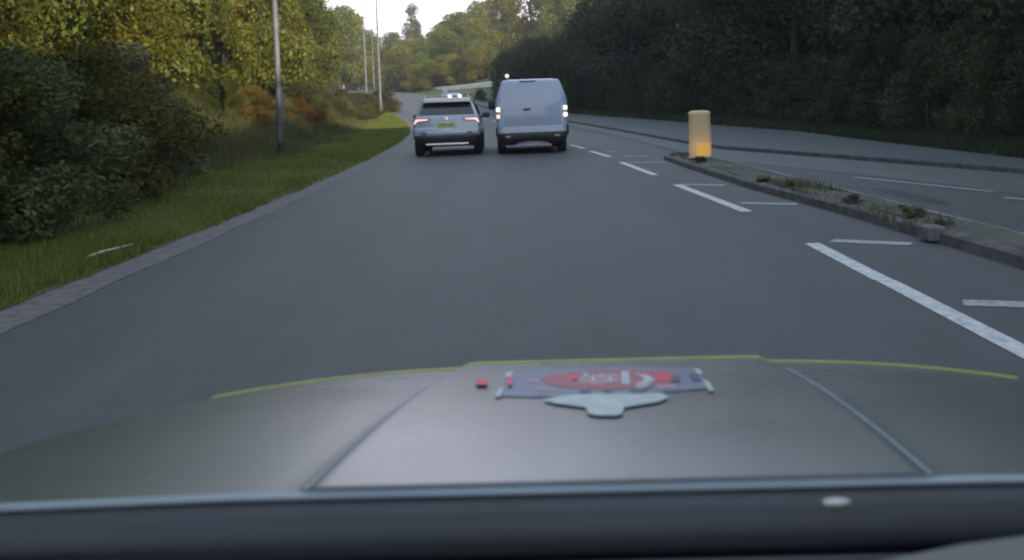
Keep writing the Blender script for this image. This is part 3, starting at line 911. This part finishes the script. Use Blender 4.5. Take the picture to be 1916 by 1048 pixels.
st = [(.24, .80, .06), (.30, .90, -.02), (.42, .945, -.075), (.52, .955, -.08), (.56, .955, -.06), (.57, .93, .0)]
L = [[bm.verts.new((x * hw, y + (.16 if abs(x) > .96 else 0), z + (.055 if abs(x) < .45 and z < .32 else 0))) for x in (-1, -.95, -.6, -.35, 0, .35, .6, .95, 1)] for z, hw, y in st]
for a, b in zip(L, L[1:]):
    for k in range(8): bm.faces.new((a[k], a[k + 1], b[k + 1], b[k]))
o_ = bmobj('bumper', bm, M['black_plastic'], van, True); o_.modifiers.new('s', 'SOLIDIFY').thickness = .03
bm = bmesh.new()
arc = [(-.50, .225), (-.36, .285), (-.15, .315), (.15, .315), (.36, .285), (.50, .225), (.36, .235), (.15, .262), (-.15, .262), (-.36, .235)]
bmv = [bm.verts.new((x, -.02, z + .02)) for x, z in arc]; f = bm.faces.new(bmv)
r = bmesh.ops.extrude_face_region(bm, geom=[f])
for v in r['geom']:
    if isinstance(v, bmesh.types.BMVert): v.co.y -= .03
bmobj('tow_plate', bm, M['grey_plastic'], van)
bm = bmesh.new(); add_box(bm, (-.08, .13, 1.905), (.44, .035, .028)); bmobj('brake_light', bm, M['red_lens'], van, bevel=.006)
bm = bmesh.new(); add_tube(bm, [(-.62, .9, 1.93), (-.62, .9, 2.03)], .012, 8); o_ = bmobj('knob_stalk', bm, M['black_plastic'], van)
bm = bmesh.new(); lathe(bm, [(.02, 2.02), (.05, 2.04), (.06, 2.075), (.045, 2.11), (.015, 2.125)], 16, 'Z', (-.62, .9, 0)); bmobj('roof_knob', bm, M['white_dim'], o_, True)  # small white knob above the roof, its surface set to glow faintly
bm = bmesh.new()
vs = [bm.verts.new(q) for q in ((-.80, 4.40, 1.18), (.80, 4.40, 1.18), (.74, 3.78, 1.84), (-.74, 3.78, 1.84))]; bm.faces.new(vs)
wob = bmobj('windscreen', bm, M['glass_dark'], van); wob.modifiers.new('s', 'SOLIDIFY').thickness = .03; wob.modifiers['s'].offset = 1

# ---- oncoming car far ahead with its lights on
p = at(835, 180, 112)
zc = float(H(p.x, p.y))
onc = empty('oncoming_car', (p.x, p.y + 2, zc), R(180 + 16), 'small distant oncoming car with both headlights shining, seen above the white car roof', 'car')
rear2 = [(.28, .75, .0), (.5, .86, .0), (.8, .87, .0), (.92, .84, .1), (1.40, .62, .5), (1.45, .52, .6)]
S = [rear2, [(z, hw, .9) for z, hw, y in rear2], [(z, hw, 2.3) for z, hw, y in rear2],
     [(min(z, .95 + .01 * i), hw if z < .9 else .8, 3.2) for i, (z, hw, y) in enumerate(rear2)],
     [(min(z, .72 + .01 * i), (hw if z < .7 else .76), 4.15) for i, (z, hw, y) in enumerate(rear2)]]
loft_body(S, M['silver_paint'], onc)
bm = bmesh.new(); vs = [bm.verts.new(q) for q in ((-.76, 3.19, .98), (.76, 3.19, .98), (.56, 2.35, 1.43), (-.56, 2.35, 1.43))]; bm.faces.new(vs)
wob = bmobj('windscreen', bm, M['glass_dark'], onc); wob.modifiers.new('s', 'SOLIDIFY').thickness = .05; wob.modifiers['s'].offset = 0
M['headlamp'] = mat('headlamp_lit', (1, 1, 1), .3, emis=((1, 1, 1), 6))
for s in (-1, 1):
    bm = bmesh.new(); add_box(bm, (s * .60, 4.17, .62), (.34, .08, .16)); bmobj('headlight', bm, M['headlamp'], onc, bevel=.03)
    for yy in (.8, 3.4): wheel(onc, s * .78, yy, .31, .2, M['rim'])
    bm = bmesh.new(); add_box(bm, (s * .94, 2.8, .98), (.14, .1, .1)); bmobj('mirror', bm, M['silver_paint'], onc, bevel=.03)
bm = bmesh.new(); add_box(bm, (0, 4.16, .42), (1.2, .05, .14)); bmobj('grille', bm, M['black_plastic'], onc, bevel=.01)

# ------------------------------------------------------------------ litter on the verge
a, b = G(163, 494), G(250, 469)
bm = bmesh.new()
d = (b - a); L_ = d.length
add_tube(bm, [(0, 0, 0), (L_ * .3, .006, .004), (L_ * .6, -.004, .002), (L_, 0, 0)], [.006, .015, .010, .004], 8)
o_ = bmobj('plastic_strip', bm, mat('dirty_white_plastic', (.5, .5, .45), .5, var=.2, scale=9), None, True)
o_.location = (a.x, a.y, a.z + .07); o_.rotation_euler = (0, 0, math.atan2(d.y, d.x))
grp(o_, 'thin broken white plastic strip lying in the grass of the left verge', 'litter')

# ------------------------------------------------------------------ planting
LW = 'trees of the dense wood left of the road'
def T(kind, seed, m, px, Y, h, label, group=None, wide=1.0, name='tree', u=None):
    if u is None: x = float(at(px, 200, Y).x)
    else: x = u + float(shift(Y))
    return plant(name, kind, seed, m, x, Y, h, label, 'tree', group, wide)
rr = random.Random(21)
COL = {'leaf_olive': 'olive', 'leaf_green': 'plain green', 'leaf_yellow': 'yellow green', 'leaf_dark': 'dark', 'leaf_blue': 'bluish green', 'leaf_grey': 'pale grey green'}
def where(Y):
    return 'before the nearest lamp post' if Y < 24 else 'beside the nearest lamp post' if Y < 40 else 'between the near and far lamp posts' if Y < 80 else 'by the far lamp posts'
def whereR(Y):
    return 'behind the camera, added for shade' if Y < 0 else 'opposite the traffic island' if Y < 22 else 'right of the van' if Y < 60 else 'where the road bends away'
# first row behind the left verge
Y = 6.0; i = 0
while Y < 128:
    step = 2.0 + Y * .028
    uu = -rr.uniform(10.5, 12.5) if Y > 14 else -rr.uniform(9.2, 10.5)
    kind = rr.choice(['broad', 'slim', 'broad', 'slim']); mt = rr.choice(['leaf_olive', 'leaf_green', 'leaf_olive', 'leaf_yellow'])
    if Y < 26: kind = 'finebroad'
    if Y < 20: mt = rr.choice(['leaf_olive', 'leaf_green', 'leaf_yellow'])
    hh = rr.uniform(12, 14.5) if Y < 24 else rr.uniform(8.5, 12) if Y < 60 else rr.uniform(8.5, 11)
    T(kind, rr.choice([1, 2, 3]), mt, 0, Y, hh, COL[mt] + (' slim tree' if kind == 'slim' else ' broad tree') + ' in the left roadside row ' + where(Y), 'front row of trees behind the left verge', u=uu, wide=rr.uniform(.8, 1.05))
    Y += step; i += 1
Y = 4.0
while Y < 135:
    for uu in (-16.5, -22):
        T('broad' if Y > 24 else 'finebroad', rr.choice([1, 2, 3]), rr.choice(['leaf_olive', 'leaf_green', 'leaf_yellow']), 0, Y + rr.uniform(-1, 1), rr.uniform(11, 14) if Y < 90 else rr.uniform(9.5, 11.5),
          'tall leafy tree deeper inside the wood left of the road', LW, u=uu + rr.uniform(-1.2, 1.2), wide=1.1)
    Y += 3.6 + Y * .03
# low growth between verge and wood
Y = 5.5
while Y < 75:
    uu = -rr.uniform(5.7, 6.6) if Y < 12 else (-rr.uniform(6.6, 7.6) if Y < 16 else -rr.uniform(9.8, 11.5))
    hh = rr.uniform(1.5, 2.3) if Y < 16 else rr.uniform(.9, 1.6)
    mt = rr.choice(['leaf_blue', 'leaf_green', 'leaf_blue', 'leaf_olive'] if Y < 16 else ['leaf_green', 'leaf_olive', 'leaf_grey'])
    T('shrub', rr.choice([11, 12, 13]), mt, 0, Y, hh, 'low ' + COL[mt] + ' shrub behind the left verge ' + where(Y), 'shrubs at the foot of the left wood', u=uu, name='shrub', wide=rr.uniform(.95, 1.3))['category'] = 'shrub'
    if Y < 16:
        mt = rr.choice(['leaf_green', 'leaf_grey', 'leaf_olive', 'leaf_yellow'])
        T('shrub', rr.choice([11, 12, 13]), mt, 0, Y + .6, rr.uniform(2.6, 3.6), 'tall ' + COL[mt] + ' shrub between the low shrubs and the left wood', 'tall shrubs in front of the left wood', u=uu - rr.uniform(1.2, 2.0), name='shrub', wide=1.0)['category'] = 'shrub'
    Y += .75 + Y * .028
for k in range(34):       # brown scrub on the inside of the bend
    px = 560 + k * 5.0; Y = 52 + k * 1.25 + rr.uniform(-3, 3)
    mt = ['leaf_brown', 'leaf_olive', 'leaf_brown'][k % 3]
    T('shrub', rr.choice([11, 12, 13]), mt, px, Y, rr.uniform(1.3, 2.3), ('brown' if mt == 'leaf_brown' else 'olive') + ' scrub on the inside of the bend, ' + ('near the lamp post side' if k < 17 else 'by the two far lamp posts'), 'scrub on the inside of the bend', name='shrub', wide=1.4)['category'] = 'shrub'
# coloured bushes the photo picks out
for (px, py, Yd, hh, m, lab) in ((470, 200, 38, 1.7, 'leaf_rust', 'rusty orange bush on the bank just left of the nearest lamp post'),
                         (560, 195, 46, 1.6, 'leaf_rust', 'brownish bush on the bank just right of the nearest lamp post'),
                         (165, 290, 15.0, 2.6, 'leaf_olive', 'bush with orange tinged leaves among the green at far left'),
                         (225, 250, 19, 2.8, 'leaf_grey', 'pale grey leaved bush showing light leaves in the left wood')):
    q = at(px, py, Yd)
    o_ = plant('bush', 'shrub', 12, m, q.x, q.y, hh, lab, 'bush', None, 1.3)
def capped(u, Y, h):
    """the dark wood gets lower towards the bend, where the sunlit trees behind show over it"""
    x = u + float(shift(Y)); px = 1134 + F * (x * math.cos(YAW) - Y * math.sin(YAW)) / (Y * math.cos(YAW) + x * math.sin(YAW))
    ytop = float(np.interp(px + 30, [920, 1060, 1090, 1120, 1150, 1190], [96, 92, 72, 50, 15, -60]))
    if Y < 20 or px > 1190: return h
    return max(2.5, min(h, 1.35 + (195 - ytop) / F * Y - float(H(x, Y))))
# right side: dark shaded wood on its bank
Y = -52  # starts with unseen trees, added behind the camera to shade the near road
while Y < 118:
    uv = float(np.interp(Y, *UV))
    if Y > 20 and capped(uv + 4.5, Y, 50) < 50 and 1134 + F * ((uv + 4.5 + float(shift(Y))) * math.cos(YAW) - Y * math.sin(YAW)) / (Y * math.cos(YAW)) < 948: break
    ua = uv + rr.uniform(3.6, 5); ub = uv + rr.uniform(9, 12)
    ha = capped(ua, Y, rr.uniform(9.5, 12) + (3.0 if Y < 8 else 0)); hb = capped(ub, Y + 1.5, rr.uniform(12, 14) + (4 if Y < 8 else 0))  # unseen trees made taller to hold sun off the left foliage
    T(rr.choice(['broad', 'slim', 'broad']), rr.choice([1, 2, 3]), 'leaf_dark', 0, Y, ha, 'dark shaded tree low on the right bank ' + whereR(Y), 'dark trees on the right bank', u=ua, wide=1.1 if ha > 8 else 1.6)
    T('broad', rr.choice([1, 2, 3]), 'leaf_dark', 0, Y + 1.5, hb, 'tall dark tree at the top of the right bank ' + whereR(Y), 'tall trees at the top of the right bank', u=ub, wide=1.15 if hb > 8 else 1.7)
    Y += 2.9 + max(0, Y) * .012
def pxof(u, Y):
    x = u + float(shift(Y)); return 1134 + F * (x * math.cos(YAW) - Y * math.sin(YAW)) / (Y * math.cos(YAW) + x * math.sin(YAW))
Y = 12
while Y < 120:
    uv = float(np.interp(Y, *UV))
    if pxof(uv + 2, Y) < 945: break
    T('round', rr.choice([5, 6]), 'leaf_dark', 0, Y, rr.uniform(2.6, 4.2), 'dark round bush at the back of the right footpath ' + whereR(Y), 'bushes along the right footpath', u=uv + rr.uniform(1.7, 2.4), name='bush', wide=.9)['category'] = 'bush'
    Y += 1.9 + Y * .02
# far trees round the bend
far = [('round', 745, 160, 7.5, 'leaf_yellow', 'yellow green bush tree beyond the bend, between lamp posts and white car'),
       ('round', 790, 152, 6.0, 'leaf_green', 'low round green bush behind the guardrail end above the white car'),
       ('round', 772, 170, 9, 'leaf_yellow', 'yellowish round tree beneath the tall narrow tree beyond the bend'),
       ('slim', 776, 185, 15.2, 'leaf_grey', 'tall narrow pale tree standing alone against the sky'),
       ('slim', 787, 188, 11.5, 'leaf_green', 'shorter narrow tree leaning on the right side of the tall pale tree'),
       ('round', 830, 162, 9.0, 'leaf_olive', 'rounded olive tree behind the guardrail, left of centre of the gap'),
       ('broad', 858, 176, 11.5, 'leaf_olive', 'full rounded tree behind the middle of the guardrail'),
       ('round', 893, 152, 8.8, 'leaf_yellow', 'pale rounded tree behind the right end of the guardrail'),
       ('broad', 915, 190, 15.5, 'leaf_green', 'dark green tree rising above the guardrail trees'),
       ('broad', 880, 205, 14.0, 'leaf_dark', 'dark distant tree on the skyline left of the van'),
       ('broad', 952, 160, 14.5, 'leaf_yellow', 'sunlit yellow green tree above the left side of the van'),
       ('broad', 1000, 158, 16.0, 'leaf_yellow', 'tallest sunlit tree above the middle of the van'),
       ('slim', 1040, 150, 15.5, 'leaf_olive', 'narrow sunlit tree above the right side of the van'),
       ('broad', 1085, 148, 13.2, 'leaf_yellow', 'sunlit tree at the dip in the skyline right of the van'),
       ('broad', 1140, 150, 16, 'leaf_green', 'green tree at the edge of the dark right wood'),
       ('broad', 700, 190, 11.5, 'leaf_olive', 'olive tree behind the two far lamp posts'),
       ('broad', 735, 205, 11.5, 'leaf_olive', 'low skyline tree between the far lamp posts and the narrow tree'),
       ('broad', 815, 215, 11, 'leaf_green', 'small distant tree at the lowest point of the skyline'),
       ('broad', 665, 175, 15, 'leaf_yellow', 'yellow green tree at the right end of the left wood'),
       ('broad', 640, 150, 14.5, 'leaf_olive', 'tall olive tree just left of the far lamp posts'),
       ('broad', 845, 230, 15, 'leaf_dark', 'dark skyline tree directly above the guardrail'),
       ]
for i, (kind, px, Y, h, m, lab) in enumerate(far):
    T(kind, 5 + i % 2 if kind == 'round' else 9 if kind == 'slim' else 1 + i % 3, m, px, Y, h, lab, None, wide=1.15 if kind != 'slim' else 1.3)
for k in range(26):       # closed background of the wood beyond the bend
    px = 600 + k * 26
    T('broad', 1 + k % 3, ['leaf_olive', 'leaf_green'][k % 2], px, 225 + rr.uniform(0, 14), rr.uniform(8.5, 10.5) + (5 if px > 900 else 0), 'distant tree in the wood beyond the bend', 'distant trees beyond the bend', wide=1.4)
for k in range(15):       # bushes right behind the guardrail
    px = 735 + k * 13
    T('round', 5 + k % 2, ['leaf_yellow', 'leaf_olive', 'leaf_olive'][k % 3], px, 150 - k * 1.2 + rr.uniform(0, 5), rr.uniform(3.6, 6.2), 'olive bush close behind the guardrail on the bend', 'bushes close behind the guardrail', name='bush', wide=1.1)['category'] = 'bush'
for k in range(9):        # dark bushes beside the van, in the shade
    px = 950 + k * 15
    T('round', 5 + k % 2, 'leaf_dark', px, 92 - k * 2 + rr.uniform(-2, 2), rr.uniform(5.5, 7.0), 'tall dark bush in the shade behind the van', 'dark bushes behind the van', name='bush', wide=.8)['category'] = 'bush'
q = at(900, 178, 108); plant('bush', 'shrub', 13, 'leaf_dark', q.x, q.y, 1.4, 'small dark bush between the car and the van in front of the guardrail', 'bush', None, 1.2)

# ------------------------------------------------------------------ police car (the camera looks over its bonnet)
pc = empty('police_car', (0, 0, 0), -YAW, 'grey police car seen from inside, its bonnet with coloured crest across the foreground', 'police car')
inv = Matrix.Rotation(YAW, 3, 'Z')
VR, VF = .95, 2.05
def front_v(w_): return VF - .13 * (abs(w_) / .9) ** 2.2
def bz(v, w_):
    t = (v - VR) / (VF - VR)
    z = .937 + (.746 - .937) * t - .011 * w_ + .020 * 4 * t * (1 - t)
    aw = abs(w_)
    z += .011 * (1 - float(sm(.315, .345, aw)))
    z -= .055 * max(0, (aw - .3) / .6) ** 2.2 * (.25 + .75 * max(t, 0))
    if aw > .86: z -= (aw - .86) * 1.2
    # a sharp fold on the crease
    z += .003 * math.exp(-((aw - .33) / .008) ** 2)
    return z
def B(px, py, dz=.002):
    d = inv @ ray(px, py); s = .6
    for _ in range(3000):
        p = CAM + d * s
        if p.z <= bz(p.y, p.x) + dz: break
        s += .0008
    return p
paint = bpy.data.materials.new('bonnet_paint'); paint.use_nodes = True
b_ = paint.node_tree.nodes['Principled BSDF']
b_.inputs['Base Color'].default_value = (.062, .074, .073, 1); b_.inputs['Metallic'].default_value = .3
b_.inputs['Roughness'].default_value = .42; b_.inputs['Coat Weight'].default_value = .8; b_.inputs['Coat Roughness'].default_value = .25
n_ = paint.node_tree
t_ = n_.nodes.new('ShaderNodeTexCoord'); z_ = n_.nodes.new('ShaderNodeTexNoise'); z_.inputs['Scale'].default_value = 5; z_.inputs['Detail'].default_value = 8
r_ = n_.nodes.new('ShaderNodeMapRange'); r_.inputs['From Min'].default_value = .3; r_.inputs['From Max'].default_value = .7; r_.inputs['To Min'].default_value = .25; r_.inputs['To Max'].default_value = .31
n_.links.new(t_.outputs['Object'], z_.inputs['Vector']); n_.links.new(z_.outputs['Fac'], r_.inputs[0]); n_.links.new(r_.outputs[0], b_.inputs['Coat Roughness'])
M['bonnet'] = paint
ws = sorted(set([round(x, 4) for x in list(np.linspace(-.95, .95, 77)) + [s * a for s in (-1, 1) for a in (.31, .318, .322, .326, .33, .334, .338, .342, .35)]]))
ts = [i / 40 for i in range(41)]
bm = bmesh.new(); grid = []
for t in ts:
    row = []
    for w_ in ws:
        v = VR + (front_v(w_) - VR) * t
        row.append(bm.verts.new((w_, v, bz(v, w_))))
    grid.append(row)
last = [bm.verts.new((w_, front_v(w_) + .02, bz(front_v(w_), w_) - .02)) for w_ in ws]
last2 = [bm.verts.new((w_, front_v(w_) + .03, bz(front_v(w_), w_) - .14)) for w_ in ws]
grid += [last, last2]
for a, b in zip(grid, grid[1:]):
    for k in range(len(ws) - 1): bm.faces.new((a[k], a[k + 1], b[k + 1], b[k]))
bonnet = bmobj('bonnet', bm, M['bonnet'], pc, True)

def ribbon(name, path, width, m, parent, thick=.004):
    """raised strip along points (local)"""
    bm = bmesh.new(); prev = None
    for i, p in enumerate(path):
        a = path[max(i - 1, 0)]; b = path[min(i + 1, len(path) - 1)]
        d = (Vector(b) - Vector(a)).normalized(); n = Vector((-d.y, d.x, 0)).normalized() * width / 2
        p = Vector(p); up_ = Vector((0, 0, thick))
        ring = [bm.verts.new(q) for q in (p - n, p - n + up_, p + n + up_, p + n)]
        if prev:
            for k in range(4): bm.faces.new((prev[k], prev[(k + 1) % 4], ring[(k + 1) % 4], ring[k]))
        prev = ring
    return bmobj(name, bm, m, parent)
M['hivis'] = mat('yellow_tape', (.19, .21, .035), .6, var=.15, scale=14)
M['pale_trim'] = mat('pale_trim', (.19, .23, .27), .45, var=.12, scale=6)
ribbon('edge_tape', [(w_, front_v(w_) - .012, bz(front_v(w_) - .012, w_) + .0005) for w_ in np.linspace(-.90, .86, 90)], .018, M['hivis'], bonnet, .003)
for s in (-1, 1):
    ribbon('crease', [(s * .333, v, bz(v, s * .333)) for v in np.linspace(VR, 1.75, 40)], .005, M['pale_trim'], bonnet, .0015)
ribbon('rear_edge', [(w_, VR - .006, .940 - .011 * w_ - .02 * max(0, abs(w_) - .4)) for w_ in np.linspace(-1.0, 1.0, 60)], .014, M['pale_trim'], bonnet, .003)

def decal(name, pts, m, parent, dz=.0015, th=.0006, n=1):
    """thin vinyl shape stuck on the bonnet, outline in photo pixels, subdivided to follow the panel"""
    P_ = [B(x, y, dz) for x, y in pts]
    bm = bmesh.new(); vs = [bm.verts.new(p) for p in P_]; f = bm.faces.new(vs)
    bmesh.ops.triangulate(bm, faces=[f])
    for _ in range(3): bmesh.ops.subdivide_edges(bm, edges=bm.edges[:], cuts=1, use_grid_fill=True)
    for v in bm.verts: v.co.z = bz(v.co.y, v.co.x) + dz
    if bm.faces and sum(f.normal.z for f in bm.faces) < 0: bmesh.ops.reverse_faces(bm, faces=bm.faces[:])
    r = bmesh.ops.extrude_face_region(bm, geom=bm.faces[:])
    for v in r['geom']:
        if isinstance(v, bmesh.types.BMVert): v.co.z += th
    return bmobj(name, bm, m, parent)
M['vin_blue'] = mat('blue_vinyl', (.085, .115, .19), .45, scale=30, col2=(.13, .16, .23))
M['vin_navy'] = mat('navy_vinyl', (.03, .04, .09), .45)
M['vin_red'] = mat('red_vinyl', (.33, .04, .05), .5, scale=40, col2=(.22, .09, .11))
M['vin_red_and_glint'] = mat('bright_red_vinyl_and_glints', (.55, .03, .05), .5)
M['vin_white'] = mat('white_vinyl', (.34, .40, .42), .45, var=.15, scale=30)
M['vin_pink'] = mat('faded_red_vinyl', (.33, .16, .18), .5, scale=60, col2=(.24, .2, .24))
cre = decal('crest', [(948, 700), (1010, 692), (1120, 688), (1230, 689), (1305, 693), (1330, 728), (1262, 733), (1180, 740), (1060, 743), (985, 744), (932, 742)], M['vin_blue'], bonnet)
def cd_(name, pts, m, lvl): return decal(name, pts, M[m], cre, .0015 + .0009 * lvl)
cd_('red_field', [(1012, 712), (1030, 701), (1090, 696), (1170, 694), (1240, 695), (1268, 700), (1262, 716), (1220, 725), (1140, 730), (1070, 727), (1030, 722)], 'vin_red', 1)
cd_('lettering', [(1085, 704), (1155, 700), (1160, 716), (1120, 722), (1082, 718)], 'vin_pink', 2)
cd_('white_bar', [(1162, 696), (1176, 696), (1179, 720), (1163, 720)], 'vin_white', 2)
cd_('white_scroll', [(1185, 699), (1212, 703), (1226, 712), (1208, 721), (1186, 722), (1207, 713), (1200, 706)], 'vin_white', 2)
cd_('red_square', [(1228, 701), (1256, 701), (1252, 713), (1228, 714)], 'vin_red_and_glint', 2)
cd_('blue_spot', [(1290, 700), (1304, 699), (1312, 713), (1296, 714)], 'vin_navy', 2)
cd_('blue_spot', [(1258, 705), (1272, 705), (1272, 716), (1256, 716)], 'vin_navy', 2)
cd_('blue_spot', [(1085, 731), (1105, 731), (1104, 736), (1085, 736)], 'vin_navy', 2)
cd_('blue_spot', [(1128, 731), (1148, 730), (1146, 736), (1128, 736)], 'vin_navy', 2)
cd_('blue_spot', [(1178, 728), (1214, 726), (1206, 736), (1182, 737)], 'vin_navy', 2)
cd_('corner_tick', [(950, 697), (962, 696), (956, 706), (944, 707)], 'vin_white', 2)
cd_('corner_tick', [(934, 728), (943, 727), (936, 743), (926, 744)], 'vin_white', 2)
cd_('corner_tick', [(1298, 690), (1310, 692), (1315, 702), (1304, 701)], 'vin_white', 2)
cd_('corner_tick', [(1316, 713), (1325, 714), (1337, 732), (1326, 733)], 'vin_white', 2)
cd_('crown', [(1014, 749), (1060, 741), (1120, 738), (1190, 738), (1238, 737), (1252, 744), (1232, 753), (1168, 763), (1164, 776), (1150, 779), (1115, 778), (1100, 774), (1096, 763), (1040, 756)], 'vin_white', 2.2)
for q_, m_ in (([(1092, 700), (1098, 699), (1100, 706), (1093, 707)], 'vin_white'), ([(1106, 706), (1112, 705), (1114, 714), (1107, 715)], 'vin_white'), ([(1120, 702), (1130, 702), (1131, 706), (1121, 707)], 'vin_white'), ([(1138, 705), (1143, 705), (1146, 715), (1139, 716)], 'vin_white'), ([(1190, 724), (1220, 720), (1216, 724), (1192, 728)], 'vin_white')):
    cd_('white_fleck', q_, m_, 3)
for q_ in ([(985, 712), (1004, 710), (1006, 716), (986, 718)], [(1000, 726), (1040, 728), (1038, 734), (1002, 732)], [(1225, 722), (1262, 719), (1268, 727), (1230, 729)]):
    cd_('blue_fleck', q_, 'vin_pink', 1)
cd_('red_glint_spot', [(1068, 704), (1078, 703), (1081, 711), (1070, 713)], 'vin_red_and_glint', 3)  # red light reflection painted as a flat red spot
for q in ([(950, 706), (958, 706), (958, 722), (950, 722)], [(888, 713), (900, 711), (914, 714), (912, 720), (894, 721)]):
    decal('red_glint_mark', q, M['vin_red_and_glint'], bonnet, .006)  # glowing red reflections, painted as flat red shapes on the bonnet

# scuttle, wiper, dashboard
M['scuttle'] = mat('scuttle_plastic', (.016, .021, .028), .6, var=.12, scale=5)
M['dash'] = mat('dashboard_black', (.004, .005, .006), .9, var=.2, scale=30, spec=.1)
bm = bmesh.new(); rows = []
for v, z in ((.962, .88), (.952, .950), (.944, .9555), (.93, .954), (.915, .952), (.908, .950), (.905, .90)):
    rows.append([bm.verts.new((w_, v, z - .017 - .011 * w_ - .02 * max(0, abs(w_) - .4))) for w_ in np.linspace(-1, 1, 30)])
for a, b in zip(rows, rows[1:]):
    for k in range(29): bm.faces.new((a[k], a[k + 1], b[k + 1], b[k]))
sct = bmobj('scuttle_panel', bm, M['scuttle'], pc, True)
bm = bmesh.new(); lathe(bm, [(.0135, 0), (.0135, .003), (.006, .005)], 16, 'Z')
for v in bm.verts: v.co = Vector((v.co.x * 1.1 + .222, v.co.y * .5 + .913, v.co.z + .931))
bmobj('washer_nozzle', bm, mat('nozzle', (.35, .35, .35), .4), sct, True)
bm = bmesh.new()
add_tube(bm, [(-1, .872, .920), (-.3, .872, .915), (.3, .875, .908), (.9, .878, .898)], [.008, .010, .010, .006], 8)
bmobj('wiper_blade', bm, mat('wiper_rubber', (.004, .006, .008), .6, spec=.15), pc, True)
bm = bmesh.new()
add_tube(bm, [(-1, .820, .924), (-.4, .822, .918), (.35, .83, .912), (.95, .845, .90)], [.006, .006, .005, .004], 8)
bmobj('wiper_arm', bm, mat('wiper_steel', (.02, .024, .03), .5, .0, spec=.2), pc, True)
bm = bmesh.new(); rows = []
for v, z in ((.86, .84), (.83, .885), (.80, .895), (.70, .893), (.45, .905), (.30, .905), (.28, .7)):
    rows.append([bm.verts.new((w_, v, z)) for w_ in np.linspace(-.95, .95, 12)])
for a, b in zip(rows, rows[1:]):
    for k in range(11): bm.faces.new((a[k], a[k + 1], b[k + 1], b[k]))
bmobj('dashboard', bm, M['dash'], pc, True)
bm = bmesh.new(); vs = []
for v, dz in ((.785, 0), (.60, .01)):
    vs.append([bm.verts.new((w_, v, z + dz)) for w_, z in ((.22, .925), (.30, .939), (.40, .949), (.60, .957), (.9, .959))])
for k in range(4): bm.faces.new((vs[0][k], vs[0][k + 1], vs[1][k + 1], vs[1][k]))
o_ = bmobj('dash_trim', bm, mat('grey_trim', (.10, .105, .10), .7), pc); o_.modifiers.new('s', 'SOLIDIFY').thickness = .02; o_.modifiers['s'].offset = 0

# ------------------------------------------------------------------ evening air
hz = bpy.data.materials.new('haze'); hz.use_nodes = True
n = hz.node_tree; n.nodes.clear()
o_ = n.nodes.new('ShaderNodeOutputMaterial'); pv = n.nodes.new('ShaderNodeVolumePrincipled')
pv.inputs['Color'].default_value = (.88, .92, 1.0, 1); pv.inputs['Density'].default_value = .0005; pv.inputs['Anisotropy'].default_value = 0.0
n.links.new(pv.outputs[0], o_.inputs['Volume'])
bm = bmesh.new(); add_box(bm, (0, 450, 6.5), (1900, 2200, 60))
h = bmobj('haze', bm, hz); h['kind'] = 'stuff'
